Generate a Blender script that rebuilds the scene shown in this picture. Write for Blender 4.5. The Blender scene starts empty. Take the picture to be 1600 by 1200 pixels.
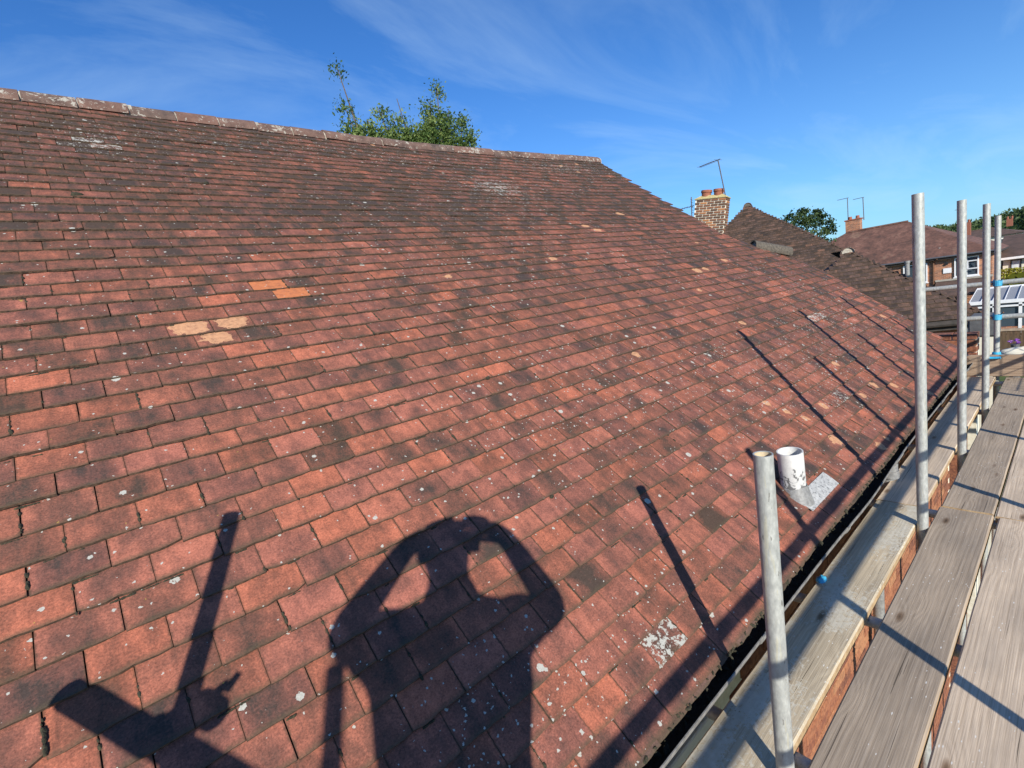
import bpy, bmesh, math, random
from mathutils import Vector, Matrix, noise
R = math.radians
scene = bpy.context.scene
col = scene.collection

# ------------------------------------------------------------------ camera
RX = Vector((0.75138407, -0.64187734, -0.15302108))
RY = Vector((-0.22072, -0.0259413, -0.97499217))
RZ = Vector((0.62185582, 0.7663684, -0.16116704))
CAM = Vector((0.2932, -1.8693, 0.4195))
cd = bpy.data.cameras.new('camera'); cam = bpy.data.objects.new('camera', cd); col.objects.link(cam)
m = Matrix((RX, -RY, -RZ)).transposed().to_4x4(); m.translation = CAM
cam.matrix_world = m
cd.sensor_width = 36; cd.lens = 742.77 / 1600 * 36; cd.clip_start = 0.02; cd.clip_end = 5000
scene.camera = cam
scene.render.resolution_x = 1024; scene.render.resolution_y = 768

# ------------------------------------------------------------------ light
SUN = Vector((-0.46999792, -0.76916243, 0.43300244)).normalized()
world = bpy.data.worlds.new('World'); scene.world = world; world.use_nodes = True
nt = world.node_tree; nt.nodes.clear()
def wn(t, **k):
    n = nt.nodes.new(t)
    for a, b in k.items(): setattr(n, a, b)
    return n
sky = wn('ShaderNodeTexSky', sky_type='NISHITA', sun_disc=False)
sky.sun_elevation = math.asin(SUN.z); sky.sun_rotation = math.atan2(SUN.x, SUN.y) % (2 * math.pi)
sky.altitude = 50; sky.air_density = 1.0; sky.dust_density = 0.15; sky.ozone_density = 2.0
hs = wn('ShaderNodeHueSaturation'); hs.inputs['Saturation'].default_value = 1.04; hs.inputs['Value'].default_value = 1.0
tc = wn('ShaderNodeTexCoord')
# wispy cirrus drawn on the sky, the same all the way round
sepd = wn('ShaderNodeSeparateXYZ'); nt.links.new(tc.outputs['Generated'], sepd.inputs[0])
zc = wn('ShaderNodeMath', operation='ADD'); zc.inputs[1].default_value = 0.12; nt.links.new(sepd.outputs[2], zc.inputs[0])
zm = wn('ShaderNodeMath', operation='MAXIMUM'); zm.inputs[1].default_value = 0.06; nt.links.new(zc.outputs[0], zm.inputs[0])
dx = wn('ShaderNodeMath', operation='DIVIDE'); nt.links.new(sepd.outputs[0], dx.inputs[0]); nt.links.new(zm.outputs[0], dx.inputs[1])
dy = wn('ShaderNodeMath', operation='DIVIDE'); nt.links.new(sepd.outputs[1], dy.inputs[0]); nt.links.new(zm.outputs[0], dy.inputs[1])
cmb = wn('ShaderNodeCombineXYZ'); nt.links.new(dx.outputs[0], cmb.inputs[0]); nt.links.new(dy.outputs[0], cmb.inputs[1])
mp = wn('ShaderNodeMapping'); mp.inputs['Rotation'].default_value = (0, 0, R(28)); mp.inputs['Scale'].default_value = (0.55, 1.5, 1)
nt.links.new(cmb.outputs[0], mp.inputs[0])
no = wn('ShaderNodeTexNoise'); no.inputs['Scale'].default_value = 1.1; no.inputs['Detail'].default_value = 9; no.inputs['Roughness'].default_value = 0.6; no.inputs['Distortion'].default_value = 0.7
nt.links.new(mp.outputs[0], no.inputs['Vector'])
cr = wn('ShaderNodeValToRGB'); cr.color_ramp.elements[0].position = 0.46; cr.color_ramp.elements[1].position = 0.82
cr.color_ramp.elements[0].color = (0, 0, 0, 1); cr.color_ramp.elements[1].color = (0.36, 0.36, 0.36, 1)
nt.links.new(no.outputs[0], cr.inputs[0])
tint = wn('ShaderNodeMix', data_type='RGBA', blend_type='MULTIPLY'); tint.inputs['Factor'].default_value = 1.0
tint.inputs[7].default_value = (0.50, 1.20, 2.08, 1)
mx = wn('ShaderNodeMix', data_type='RGBA'); mx.inputs[7].default_value = (8.5, 11.5, 14.0, 1)
nt.links.new(sky.outputs[0], hs.inputs['Color']); nt.links.new(hs.outputs[0], tint.inputs[6]); nt.links.new(tint.outputs[2], mx.inputs[6]); nt.links.new(cr.outputs[0], mx.inputs['Factor'])
# pale air low down, all round the horizon
h1 = wn('ShaderNodeMath', operation='SUBTRACT'); h1.inputs[0].default_value = 1.0; h1.use_clamp = True; nt.links.new(sepd.outputs[2], h1.inputs[1])
h2 = wn('ShaderNodeMath', operation='POWER'); h2.inputs[1].default_value = 5.0; nt.links.new(h1.outputs[0], h2.inputs[0])
h3 = wn('ShaderNodeMath', operation='MULTIPLY'); h3.inputs[1].default_value = 0.55; nt.links.new(h2.outputs[0], h3.inputs[0])
mh = wn('ShaderNodeMix', data_type='RGBA'); mh.inputs[7].default_value = (6.2, 10.0, 13.0, 1); nt.links.new(h3.outputs[0], mh.inputs['Factor']); nt.links.new(mx.outputs[2], mh.inputs[6])
bg = wn('ShaderNodeBackground'); bg.inputs['Strength'].default_value = 0.058
out = wn('ShaderNodeOutputWorld'); nt.links.new(mh.outputs[2], bg.inputs[0]); nt.links.new(bg.outputs[0], out.inputs[0])
sl = bpy.data.lights.new('sun', 'SUN'); sl.energy = 5.0; sl.angle = R(0.53); sl.color = (1.0, 0.94, 0.83)
so = bpy.data.objects.new('sun', sl); col.objects.link(so); so.rotation_euler = SUN.to_track_quat('Z', 'Y').to_euler(); so.location = (0, 0, 30)
vs = scene.view_settings; vs.view_transform = 'Standard'; vs.look = 'None'; vs.exposure = 0.45; vs.gamma = 1; vs.use_curve_mapping = False

# ------------------------------------------------------------------ helpers
def link(o, parent=None):
    col.objects.link(o)
    if parent: o.parent = parent
    return o
def tag(o, label=None, cat=None, group=None, kind=None):
    if label: o['label'] = label
    if cat: o['category'] = cat
    if group: o['group'] = group
    if kind: o['kind'] = kind
    return o
def thing(name, label, cat, loc=(0, 0, 0), group=None):
    # parts below are modelled in world coordinates: the child keeps them through its inverse matrix
    o = bpy.data.objects.new(name, None); o.empty_display_size = 0.1; o.location = loc
    link(o); return tag(o, label, cat, group)
def attach(o, parent):
    o.parent = parent
    mw = Matrix.Translation(parent.location) if parent.parent is None else Matrix.Identity(4)
    if parent.parent is None:
        o.matrix_parent_inverse = (mw @ parent.rotation_euler.to_matrix().to_4x4()).inverted()
    return o
def mesh_obj(name, verts, faces, mats, parent=None, smooth=False, fm=None):
    me = bpy.data.meshes.new(name); me.from_pydata([tuple(v) for v in verts], [], faces); me.update()
    for mm in (mats if isinstance(mats, (list, tuple)) else [mats]): me.materials.append(mm)
    if fm:
        for p, i in zip(me.polygons, fm): p.material_index = i
    if smooth:
        for p in me.polygons: p.use_smooth = True
    o = bpy.data.objects.new(name, me); link(o)
    if parent: attach(o, parent)
    return o
class MB:
    """collects boxes, tubes and faces into one mesh"""
    def __init__(s): s.v = []; s.f = []; s.m = []
    def add(s, vs_, fs, mi=0):
        b = len(s.v); s.v += [Vector(v) for v in vs_]; s.f += [tuple(b + i for i in f) for f in fs]; s.m += [mi] * len(fs)
    def box(s, c, d, rot=None, mi=0, bevel=0):
        c = Vector(c); h = Vector(d) / 2; rot = rot or Matrix.Identity(3)
        if bevel <= 0:
            vs_ = [c + rot @ Vector((x * h.x, y * h.y, z * h.z)) for x in (-1, 1) for y in (-1, 1) for z in (-1, 1)]
            s.add(vs_, [(0, 1, 3, 2), (4, 6, 7, 5), (0, 4, 5, 1), (2, 3, 7, 6), (0, 2, 6, 4), (1, 5, 7, 3)], mi); return
        b = bevel; vs_ = []; idx = {}
        for x in (-1, 1):
            for y in (-1, 1):
                for z in (-1, 1):
                    for k in range(3):
                        p = [x * (h.x - b), y * (h.y - b), z * (h.z - b)]; p[k] = (x, y, z)[k] * h[k]
                        idx[(x, y, z, k)] = len(vs_); vs_.append(c + rot @ Vector(p))
        fs = []
        for k in range(3):
            for sg in (-1, 1):
                a, b2 = [i for i in range(3) if i != k]; q = []
                for (i, j) in ((-1, -1), (1, -1), (1, 1), (-1, 1)):
                    t = [0, 0, 0]; t[k] = sg; t[a] = i; t[b2] = j; q.append(idx[(*t, k)])
                fs.append(tuple(q))
        for k in range(3):
            a, b2 = [i for i in range(3) if i != k]
            for i in (-1, 1):
                for j in (-1, 1):
                    t0 = [0, 0, 0]; t1 = [0, 0, 0]; t0[k] = -1; t1[k] = 1
                    for t in (t0, t1): t[a] = i; t[b2] = j
                    fs.append((idx[(*t0, a)], idx[(*t1, a)], idx[(*t1, b2)], idx[(*t0, b2)]))
        for x in (-1, 1):
            for y in (-1, 1):
                for z in (-1, 1): fs.append(tuple(idx[(x, y, z, k)] for k in range(3)))
        s.add(vs_, fs, mi)
    def tube(s, p0, p1, r, r1=None, n=12, mi=0, caps=True, hollow=0):
        p0 = Vector(p0); p1 = Vector(p1); r1 = r if r1 is None else r1
        z = (p1 - p0).normalized(); x = z.orthogonal().normalized(); y = z.cross(x); b = []
        for (p, rr) in ((p0, r), (p1, r1)):
            for i in range(n):
                a = 2 * math.pi * i / n; b.append(p + (x * math.cos(a) + y * math.sin(a)) * rr)
        fs = [(i, (i + 1) % n, n + (i + 1) % n, n + i) for i in range(n)]
        if hollow:
            for (p, rr) in ((p0, r - hollow), (p1, r1 - hollow)):
                for i in range(n):
                    a = 2 * math.pi * i / n; b.append(p + (x * math.cos(a) + y * math.sin(a)) * rr)
            fs += [(2 * n + (i + 1) % n, 2 * n + i, 3 * n + i, 3 * n + (i + 1) % n) for i in range(n)]
            fs += [((i + 1) % n, i, 2 * n + i, 2 * n + (i + 1) % n) for i in range(n)]
            fs += [(n + i, n + (i + 1) % n, 3 * n + (i + 1) % n, 3 * n + i) for i in range(n)]
        elif caps:
            fs += [tuple(range(n - 1, -1, -1)), tuple(range(n, 2 * n))]
        s.add(b, fs, mi)
    def build(s, name, mats, parent=None, smooth=False):
        return mesh_obj(name, s.v, s.f, mats, parent, smooth, s.m)
def smooth_by_angle(o, ang=40):
    me = o.data
    for p in me.polygons: p.use_smooth = True
    bm = bmesh.new(); bm.from_mesh(me)
    for e in bm.edges:
        if len(e.link_faces) == 2 and e.calc_face_angle(0) > R(ang): e.smooth = False
    bm.to_mesh(me); bm.free(); return o

# ------------------------------------------------------------------ materials
class M_:
    def __init__(s, name, rough=0.8, metal=0.0):
        s.m = bpy.data.materials.new(name); s.m.use_nodes = True; s.t = s.m.node_tree
        s.b = s.t.nodes['Principled BSDF']; s.b.inputs['Roughness'].default_value = rough; s.b.inputs['Metallic'].default_value = metal
    def n(s, t, **k):
        n = s.t.nodes.new(t)
        for a, b in k.items(): setattr(n, a, b)
        return n
    def l(s, a, b): s.t.links.new(a, b)
    def attr(s, name, typ='GEOMETRY'): return s.n('ShaderNodeAttribute', attribute_name=name, attribute_type=typ)
    def mapping(s, src, scale=(1, 1, 1), rot=(0, 0, 0)):
        n = s.n('ShaderNodeMapping'); n.inputs['Scale'].default_value = scale; n.inputs['Rotation'].default_value = rot; s.l(src, n.inputs[0]); return n.outputs[0]
    def noise(s, src, scale, detail=4, rough=0.55, dist=0.0):
        n = s.n('ShaderNodeTexNoise'); n.inputs['Scale'].default_value = scale; n.inputs['Detail'].default_value = detail
        n.inputs['Roughness'].default_value = rough; n.inputs['Distortion'].default_value = dist
        if src: s.l(src, n.inputs['Vector'])
        return n.outputs[0]
    def ramp(s, fac, stops, interp='LINEAR'):
        n = s.n('ShaderNodeValToRGB'); r = n.color_ramp; r.interpolation = interp
        while len(r.elements) < len(stops): r.elements.new(0.5)
        for e, (p, c) in zip(r.elements, stops):
            e.position = p; e.color = c if len(c) == 4 else (*c, 1)
        s.l(fac, n.inputs[0]); return n.outputs[0]
    def math(s, op, a, b=None, clamp=False):
        n = s.n('ShaderNodeMath', operation=op); n.use_clamp = clamp
        for i, v in enumerate((a, b)):
            if v is None: continue
            if isinstance(v, (int, float)): n.inputs[i].default_value = v
            else: s.l(v, n.inputs[i])
        return n.outputs[0]
    def mix(s, f, a, b, blend='MIX'):
        n = s.n('ShaderNodeMix', data_type='RGBA', blend_type=blend)
        for i, v in ((0, f), (6, a), (7, b)):
            if isinstance(v, (int, float)): n.inputs[i].default_value = v
            elif isinstance(v, tuple): n.inputs[i].default_value = v if len(v) == 4 else (*v, 1)
            else: s.l(v, n.inputs[i])
        return n.outputs[2]
    def color(s, c):
        if isinstance(c, tuple): s.b.inputs['Base Color'].default_value = c if len(c) == 4 else (*c, 1)
        else: s.l(c, s.b.inputs['Base Color'])
        return s
    def bump(s, h, strength=0.3, dist=0.01):
        n = s.n('ShaderNodeBump'); n.inputs['Strength'].default_value = strength; n.inputs['Distance'].default_value = dist
        s.l(h, n.inputs['Height']); s.l(n.outputs[0], s.b.inputs['Normal']); return s
    def pos(s): return s.n('ShaderNodeNewGeometry').outputs['Position']
    def objc(s): return s.n('ShaderNodeTexCoord').outputs['Object']
    def orand(s): return s.n('ShaderNodeObjectInfo').outputs['Random']

def tile_material(name, dark, mid, light, spots=True, moss=0.0):
    t = M_(name, 0.85)
    a = t.attr('tile'); sep = t.n('ShaderNodeSeparateColor'); t.l(a.outputs['Color'], sep.inputs[0])
    rnd, lich, spall = sep.outputs[0], sep.outputs[1], sep.outputs[2]; darkb = a.outputs['Alpha']
    uv = t.attr('local').outputs['Vector']; P = t.pos()
    # smudges that run down each tile, grain, and the tile's own tone
    st = t.noise(t.mapping(uv, (26, 6, 1)), 1.0, 4, 0.65, 0.5)
    se = t.n('ShaderNodeSeparateXYZ'); t.l(t.attr('edge').outputs['Vector'], se.inputs[0])
    sm = t.math('SUBTRACT', 1.0, t.math('POWER', t.math('ABSOLUTE', t.math('SUBTRACT', t.math('MULTIPLY', se.outputs[1], 2.0), 1.0)), 2.2))
    r2 = t.math('FRACT', t.math('MULTIPLY', rnd, 13.7)); sm = t.math('MULTIPLY', sm, t.math('MULTIPLY', r2, 0.34))
    blot = t.noise(uv, 9, 3, 0.6, 0.3)
    cl = t.noise(uv, 14, 4, 0.6)
    gr = t.noise(uv, 160, 3, 0.7)
    f = t.math('MULTIPLY', st, 0.60); f = t.math('ADD', f, t.math('MULTIPLY', cl, 0.60)); f = t.math('ADD', f, t.math('MULTIPLY', t.math('SUBTRACT', blot, 0.5), 0.55)); f = t.math('SUBTRACT', f, sm)
    f = t.math('ADD', f, t.math('MULTIPLY', gr, 0.42)); f = t.math('ADD', f, t.math('MULTIPLY', rnd, 0.20))
    f = t.math('SUBTRACT', f, t.math('MULTIPLY', darkb, 0.55)); f = t.math('SUBTRACT', f, 0.27)
    c = t.ramp(f, [(0.10, dark), (0.42, mid), (0.72, light), (1.0, tuple(min(1, x * 1.25) for x in light))])
    c = t.mix(0.85, c, t.ramp(t.math('ADD', t.math('MULTIPLY', gr, 0.6), t.math('MULTIPLY', t.noise(uv, 55, 4, 0.7), 0.5)), [(0.35, (0.62, 0.60, 0.58)), (0.56, (1, 1, 1)), (0.78, (1.42, 1.40, 1.36))]), 'MULTIPLY')
    # per tile hue drift
    drift = t.ramp(t.math('FRACT', t.math('MULTIPLY', rnd, 7.31)), [(0, (0.88, 0.90, 1.0)), (0.5, (1, 1, 1)), (1, (1.12, 1.0, 0.88))])
    c = t.mix(0.8, c, drift, 'MULTIPLY')
    pit = t.ramp(t.noise(uv, 330, 2, 0.5), [(0.30, (0.45, 0.42, 0.40)), (0.42, (1, 1, 1))])
    c = t.mix(0.7, c, pit, 'MULTIPLY')
    # grime near the tail edge and sides
    su = t.n('ShaderNodeSeparateXYZ'); t.l(t.attr('edge').outputs['Vector'], su.inputs[0])
    e = t.math('ADD', su.outputs[0], t.math('MULTIPLY', t.math('SUBTRACT', t.noise(uv, 90, 3, 0.6), 0.5), 0.012))
    ef = t.ramp(e, [(0.0, (1, 1, 1)), (0.013, (0, 0, 0))])
    c = t.mix(t.math('MULTIPLY', ef, 0.72), c, t.mix(t.noise(uv, 200, 2), (0.03, 0.024, 0.015), (0.13, 0.10, 0.06)))
    sd = t.math('SUBTRACT', 0.5, t.math('ABSOLUTE', t.math('SUBTRACT', se.outputs[1], 0.5)))
    sd = t.math('ADD', sd, t.math('MULTIPLY', t.math('SUBTRACT', t.noise(uv, 70, 3), 0.5), 0.10)); sf = t.ramp(sd, [(0.0, (1, 1, 1)), (0.03, (0, 0, 0))])
    c = t.mix(t.math('MULTIPLY', sf, 0.6), c, (0.05, 0.038, 0.024))
    # surface that flaked off: raw clay
    ea = t.math('MULTIPLY', t.math('SUBTRACT', se.outputs[1], 0.5), 2.1); eb = t.math('MULTIPLY', t.math('SUBTRACT', se.outputs[0], 0.050), 19.0)
    ed_ = t.math('SQRT', t.math('ADD', t.math('MULTIPLY', ea, ea), t.math('MULTIPLY', eb, eb)))
    ed_ = t.math('ADD', ed_, t.math('MULTIPLY', t.math('SUBTRACT', t.noise(uv, 20, 5, 0.65), 0.5), 1.5))
    sp = t.math('MULTIPLY', t.math('LESS_THAN', ed_, t.math('MULTIPLY', spall, 1.45)), t.math('GREATER_THAN', spall, 0.2))
    sp = t.math('MULTIPLY', sp, t.ramp(t.noise(uv, 40, 4, 0.65), [(0.30, (0.45, 0.45, 0.45)), (0.55, (0.95, 0.95, 0.95))]))
    c = t.mix(sp, c, t.mix(t.noise(uv, 60, 4), t.mix(t.math('GREATER_THAN', spall, 1.0), (0.40, 0.19, 0.10), (0.40, 0.12, 0.045)), t.mix(t.math('GREATER_THAN', spall, 1.0), (0.60, 0.34, 0.185), (0.52, 0.19, 0.08))))
    if spots:
        # lichen discs and specks, more of them where the tile's own lichen value is high
        Pj = t.n('ShaderNodeVectorMath', operation='ADD'); t.l(P, Pj.inputs[0])
        nz = t.n('ShaderNodeTexNoise'); nz.inputs['Scale'].default_value = 130; t.l(P, nz.inputs['Vector'])
        sc = t.n('ShaderNodeVectorMath', operation='SCALE'); t.l(nz.outputs['Color'], sc.inputs[0]); sc.inputs['Scale'].default_value = 0.011
        t.l(sc.outputs[0], Pj.inputs[1])
        tot = None
        for scale, rad, k0, k1 in ((17, 0.25, 0.022, 0.40), (38, 0.30, 0.030, 0.50), (90, 0.36, 0.022, 0.40)):
            v = t.n('ShaderNodeTexVoronoi'); v.inputs['Scale'].default_value = scale; t.l(Pj.outputs[0], v.inputs['Vector'])
            sv = t.n('ShaderNodeSeparateColor'); t.l(v.outputs['Color'], sv.inputs[0])
            on = t.math('LESS_THAN', sv.outputs[0], t.math('ADD', t.math('MULTIPLY', lich, k1), k0))
            rr = t.math('MULTIPLY', t.math('ADD', t.math('MULTIPLY', sv.outputs[1], 0.75), 0.25), rad)
            h = t.math('MULTIPLY', on, t.math('LESS_THAN', v.outputs['Distance'], rr))
            tot = h if tot is None else t.math('MAXIMUM', tot, h)
        pa = t.math('GREATER_THAN', t.math('ADD', t.noise(P, 34, 6, 0.72), t.math('MULTIPLY', lich, 0.30)), 0.83)
        pa = t.math('MULTIPLY', pa, t.math('GREATER_THAN', lich, 0.35))
        tot = t.math('MAXIMUM', tot, pa)
        lc = t.mix(t.noise(P, 260, 3), (0.26, 0.26, 0.22), (0.54, 0.53, 0.48))
        c = t.mix(t.math('MULTIPLY', tot, 0.93), c, lc)
        yl = t.math('GREATER_THAN', t.noise(P, 21, 4, 0.6), 0.745)
        c = t.mix(t.math('MULTIPLY', yl, 0.6), c, (0.38, 0.27, 0.06))
    t.color(c)
    t.bump(t.math('ADD', t.math('MULTIPLY', cl, 0.6), gr), 0.35, 0.0025)
    t.b.inputs['Specular IOR Level'].default_value = 0.25
    return t.m
MAT = {}
MAT['tile'] = tile_material('clay_tile', (0.062, 0.043, 0.034), (0.190, 0.076, 0.053), (0.385, 0.134, 0.086))
MAT['tile_old'] = tile_material('brown_clay_tile', (0.040, 0.029, 0.023), (0.088, 0.057, 0.044), (0.165, 0.092, 0.068), spots=False)
def simple(name, c1, c2, scale=8, rough=0.85, metal=0, bump=0.3, bd=0.01, detail=5, coord='pos', mscale=(1, 1, 1)):
    t = M_(name, rough, metal); P = t.pos() if coord == 'pos' else t.objc(); P = t.mapping(P, mscale)
    n = t.noise(P, scale, detail, 0.6); t.color(t.ramp(n, [(0.3, c1), (0.7, c2)]))
    if bump: t.bump(n, bump, bd)
    return t.m
t = M_('tile_edge', 0.95); n = t.noise(t.pos(), 90, 4); t.color(t.ramp(n, [(0.35, (0.040, 0.027, 0.018)), (0.55, (0.10, 0.065, 0.042)), (0.8, (0.20, 0.12, 0.075))])); MAT['edge'] = t.m
MAT['under'] = simple('underlay', (0.02, 0.015, 0.012), (0.04, 0.03, 0.024), 30)
t = M_('moss', 1.0); n = t.noise(t.pos(), 140, 4); t.color(t.ramp(n, [(0.3, (0.012, 0.012, 0.008)), (0.6, (0.04, 0.036, 0.02)), (0.85, (0.10, 0.10, 0.04))])); t.bump(n, 0.8, 0.004); MAT['moss'] = t.m
MAT['mortar'] = simple('mortar', (0.22, 0.19, 0.15), (0.48, 0.44, 0.37), 40, bump=0.6, bd=0.01)
# ridge tile: grey brown with white crust
t = M_('ridge_tile', 0.9); P = t.pos(); c = t.ramp(t.noise(P, 12, 5, 0.65), [(0.3, (0.05, 0.035, 0.03)), (0.55, (0.12, 0.078, 0.062)), (0.75, (0.20, 0.13, 0.10))])
c = t.mix(t.math('MULTIPLY', t.orand(), 0.35), c, (0.24, 0.10, 0.065))
cr_ = t.math('GREATER_THAN', t.math('ADD', t.noise(t.mapping(P, (1, 0.8, 1.2)), 26, 6, 0.72, 0.6), t.math('MULTIPLY', t.noise(P, 3, 2), 0.3)), 0.738)
c = t.mix(t.math('MULTIPLY', cr_, 0.85), c, t.mix(t.noise(P, 120, 3), (0.22, 0.20, 0.16), (0.50, 0.48, 0.42)))
t.color(c); t.bump(t.noise(P, 80, 4), 0.5, 0.006); MAT['ridge'] = t.m
MAT['ridge_grey'] = simple('grey_ridge_tile', (0.045, 0.038, 0.030), (0.13, 0.11, 0.085), 45)
# brick
t = M_('brick_face', 0.9); P = t.pos(); r_ = t.orand(); at_ = t.attr('tone'); rr = t.math('FRACT', t.math('ADD', t.math('MULTIPLY', r_, 3.7), at_.outputs['Fac']))
c = t.ramp(rr, [(0, (0.13, 0.042, 0.026)), (0.35, (0.24, 0.075, 0.038)), (0.7, (0.33, 0.12, 0.055)), (1, (0.40, 0.19, 0.09))])
c = t.mix(t.math('MULTIPLY', t.noise(P, 22, 5, 0.65), 0.75), c, t.ramp(t.noise(P, 35, 4), [(0.4, (0.09, 0.042, 0.03)), (0.6, (0.38, 0.17, 0.085))]))
t.color(c); t.bump(t.noise(P, 150, 4), 0.5, 0.004); MAT['brick'] = t.m
t = M_('chimney_brick', 0.9); P = t.pos(); c = t.ramp(t.orand(), [(0, (0.060, 0.035, 0.026)), (0.45, (0.12, 0.060, 0.036)), (0.7, (0.25, 0.10, 0.05)), (1, (0.50, 0.22, 0.08))])
t.color(t.mix(t.math('MULTIPLY', t.noise(P, 9, 4), 0.5), c, (0.20, 0.10, 0.05))); MAT['cbrick'] = t.m
MAT['point'] = simple('pale_mortar', (0.60, 0.55, 0.42), (0.80, 0.75, 0.62), 20, bump=0.2)
# galvanised tube
t = M_('galvanised_steel', 0.5, 0.25); P = t.pos(); n1 = t.noise(t.mapping(P, (1, 1, 0.4)), 85, 5, 0.65); n2 = t.noise(t.mapping(P, (60, 60, 5)), 1, 4, 0.6)
c = t.ramp(n1, [(0.3, (0.29, 0.30, 0.29)), (0.5, (0.37, 0.38, 0.36)), (0.7, (0.47, 0.48, 0.45))])
c = t.mix(t.math('MULTIPLY', t.math('GREATER_THAN', n2, 0.60), 0.35), c, (0.50, 0.46, 0.30))
c = t.mix(t.math('MULTIPLY', t.math('GREATER_THAN', t.noise(t.mapping(P, (90, 90, 22)), 1, 3), 0.68), 0.6), c, (0.10, 0.09, 0.08))
t.color(c); t.bump(n1, 0.12, 0.002)
t.l(t.ramp(n1, [(0.3, (0.42,) * 3), (0.7, (0.62,) * 3)]), t.b.inputs['Roughness']); MAT['galv'] = t.m
MAT['galv_in'] = simple('tube_inside', (0.42, 0.33, 0.20), (0.62, 0.52, 0.36), 30)
MAT['blue'] = simple('blue_coupler_paint', (0.03, 0.22, 0.42), (0.06, 0.42, 0.62), 40, 0.5)
MAT['rust'] = simple('rusty_steel', (0.10, 0.05, 0.03), (0.22, 0.11, 0.06), 60, 0.7, 0.4)
# weathered boards
def wood(name, c1, c2, c3, stain=0.0, gain=1.0):
    c1, c2, c3 = [tuple(x * k for x, k in zip(q, (1.14, 1.18, 1.16))) for q in (c1, c2, c3)]
    t = M_(name, 0.85); P = t.objc(); r_ = t.orand()
    off = t.n('ShaderNodeCombineXYZ'); t.l(t.math('MULTIPLY', r_, 37.0), off.inputs[0]); t.l(t.math('MULTIPLY', r_, 11.0), off.inputs[1])
    ad = t.n('ShaderNodeVectorMath', operation='ADD'); t.l(P, ad.inputs[0]); t.l(off.outputs[0], ad.inputs[1]); Q = ad.outputs[0]
    warp = t.noise(t.mapping(Q, (1.5, 5, 5)), 1, 2, 0.45)
    # growth rings: distance field bent round knots
    kn = t.n('ShaderNodeTexVoronoi', feature='F1'); kn.inputs['Scale'].default_value = 1.0; kn.inputs['Randomness'].default_value = 1
    t.l(t.mapping(Q, (2.6, 8.5, 1.0)), kn.inputs['Vector'])
    kd = t.ramp(kn.outputs['Distance'], [(0.0, (1, 1, 1)), (0.33, (0.12, 0.12, 0.12)), (0.6, (0, 0, 0))])
    s_ = t.n('ShaderNodeSeparateXYZ'); t.l(Q, s_.inputs[0])
    ph = t.math('ADD', t.math('MULTIPLY', s_.outputs[1], 330), t.math('MULTIPLY', warp, 20)); ph = t.math('ADD', ph, t.math('MULTIPLY', kd, 16))
    ring = t.math('SINE', ph); fine = t.noise(t.mapping(Q, (2.6, 260, 60)), 1, 5, 0.7)
    g = t.math('ADD', t.math('MULTIPLY', ring, 0.032), t.math('MULTIPLY', fine, 0.72)); g = t.math('ADD', g, 0.13)
    c = t.ramp(g, [(0.28, c1), (0.48, c2), (0.70, c3)])
    big = t.noise(t.mapping(Q, (1.3, 4, 1)), 1.6, 5, 0.6)
    c = t.mix(0.65, c, t.ramp(big, [(0.3, (0.62, 0.60, 0.60)), (0.7, (1.25, 1.18, 1.10))]), 'MULTIPLY')
    kc = t.ramp(kn.outputs['Distance'], [(0.0, (0.22, 0.20, 0.18)), (0.06, (0.5, 0.42, 0.36)), (0.14, (1, 1, 1))])
    c = t.mix(1.0, c, kc, 'MULTIPLY')
    ck = t.math('GREATER_THAN', t.noise(t.mapping(Q, (1.1, 80, 1)), 1, 3, 0.5, 0.3), 0.69)
    c = t.mix(t.math('MULTIPLY', ck, 0.7), c, (0.03, 0.024, 0.018))
    # flecks of plaster and paint
    v = t.n('ShaderNodeTexVoronoi'); v.inputs['Scale'].default_value = 1; t.l(t.mapping(Q, (48, 170, 1), (0, 0, 0.5)), v.inputs['Vector'])
    sv = t.n('ShaderNodeSeparateColor'); t.l(v.outputs['Color'], sv.inputs[0])
    dens = t.math('MULTIPLY', t.math('SUBTRACT', t.noise(t.mapping(Q, (1, 2.5, 1)), 2.3, 3), 0.42), 0.8)
    fl = t.math('MULTIPLY', t.math('LESS_THAN', sv.outputs[0], dens), t.math('LESS_THAN', v.outputs['Distance'], t.math('MULTIPLY', sv.outputs[1], 0.34)))
    c = t.mix(t.math('MULTIPLY', fl, 0.8), c, (0.72, 0.70, 0.64))
    if stain:
        sn = t.noise(t.mapping(Q, (2.0, 5, 1)), 1.5, 2); sm = t.math('GREATER_THAN', t.math('ADD', t.math('MULTIPLY', t.noise(Q, 55, 6, 0.78), 0.75), t.math('MULTIPLY', sn, 0.62)), 0.715)
        c = t.mix(t.math('MULTIPLY', sm, stain), c, t.mix(t.noise(Q, 30, 4), (0.36, 0.31, 0.21), (0.68, 0.65, 0.56)))
    t.color(c); t.bump(t.math('ADD', t.math('MULTIPLY', fine, 1.0), t.math('MULTIPLY', ring, 0.12)), 0.45, 0.002)
    t.b.inputs['Specular IOR Level'].default_value = 0.2
    return t.m
MAT['board_grey'] = wood('grey_scaffold_board', (0.182, 0.138, 0.101), (0.305, 0.240, 0.185), (0.429, 0.351, 0.280))
MAT['board_warm'] = wood('warm_scaffold_board', (0.275, 0.206, 0.150), (0.475, 0.375, 0.288), (0.625, 0.512, 0.406))
MAT['board_pale'] = wood('stained_scaffold_board', (0.225, 0.175, 0.125), (0.413, 0.338, 0.244), (0.562, 0.475, 0.356), 0.85)
MAT['toe'] = simple('brown_toe_board', (0.22, 0.15, 0.10), (0.40, 0.29, 0.20), 1, mscale=(10, 4, 60))
MAT['board_end'] = simple('sawn_board_edge', (0.30, 0.20, 0.11), (0.52, 0.38, 0.22), 40)
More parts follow.
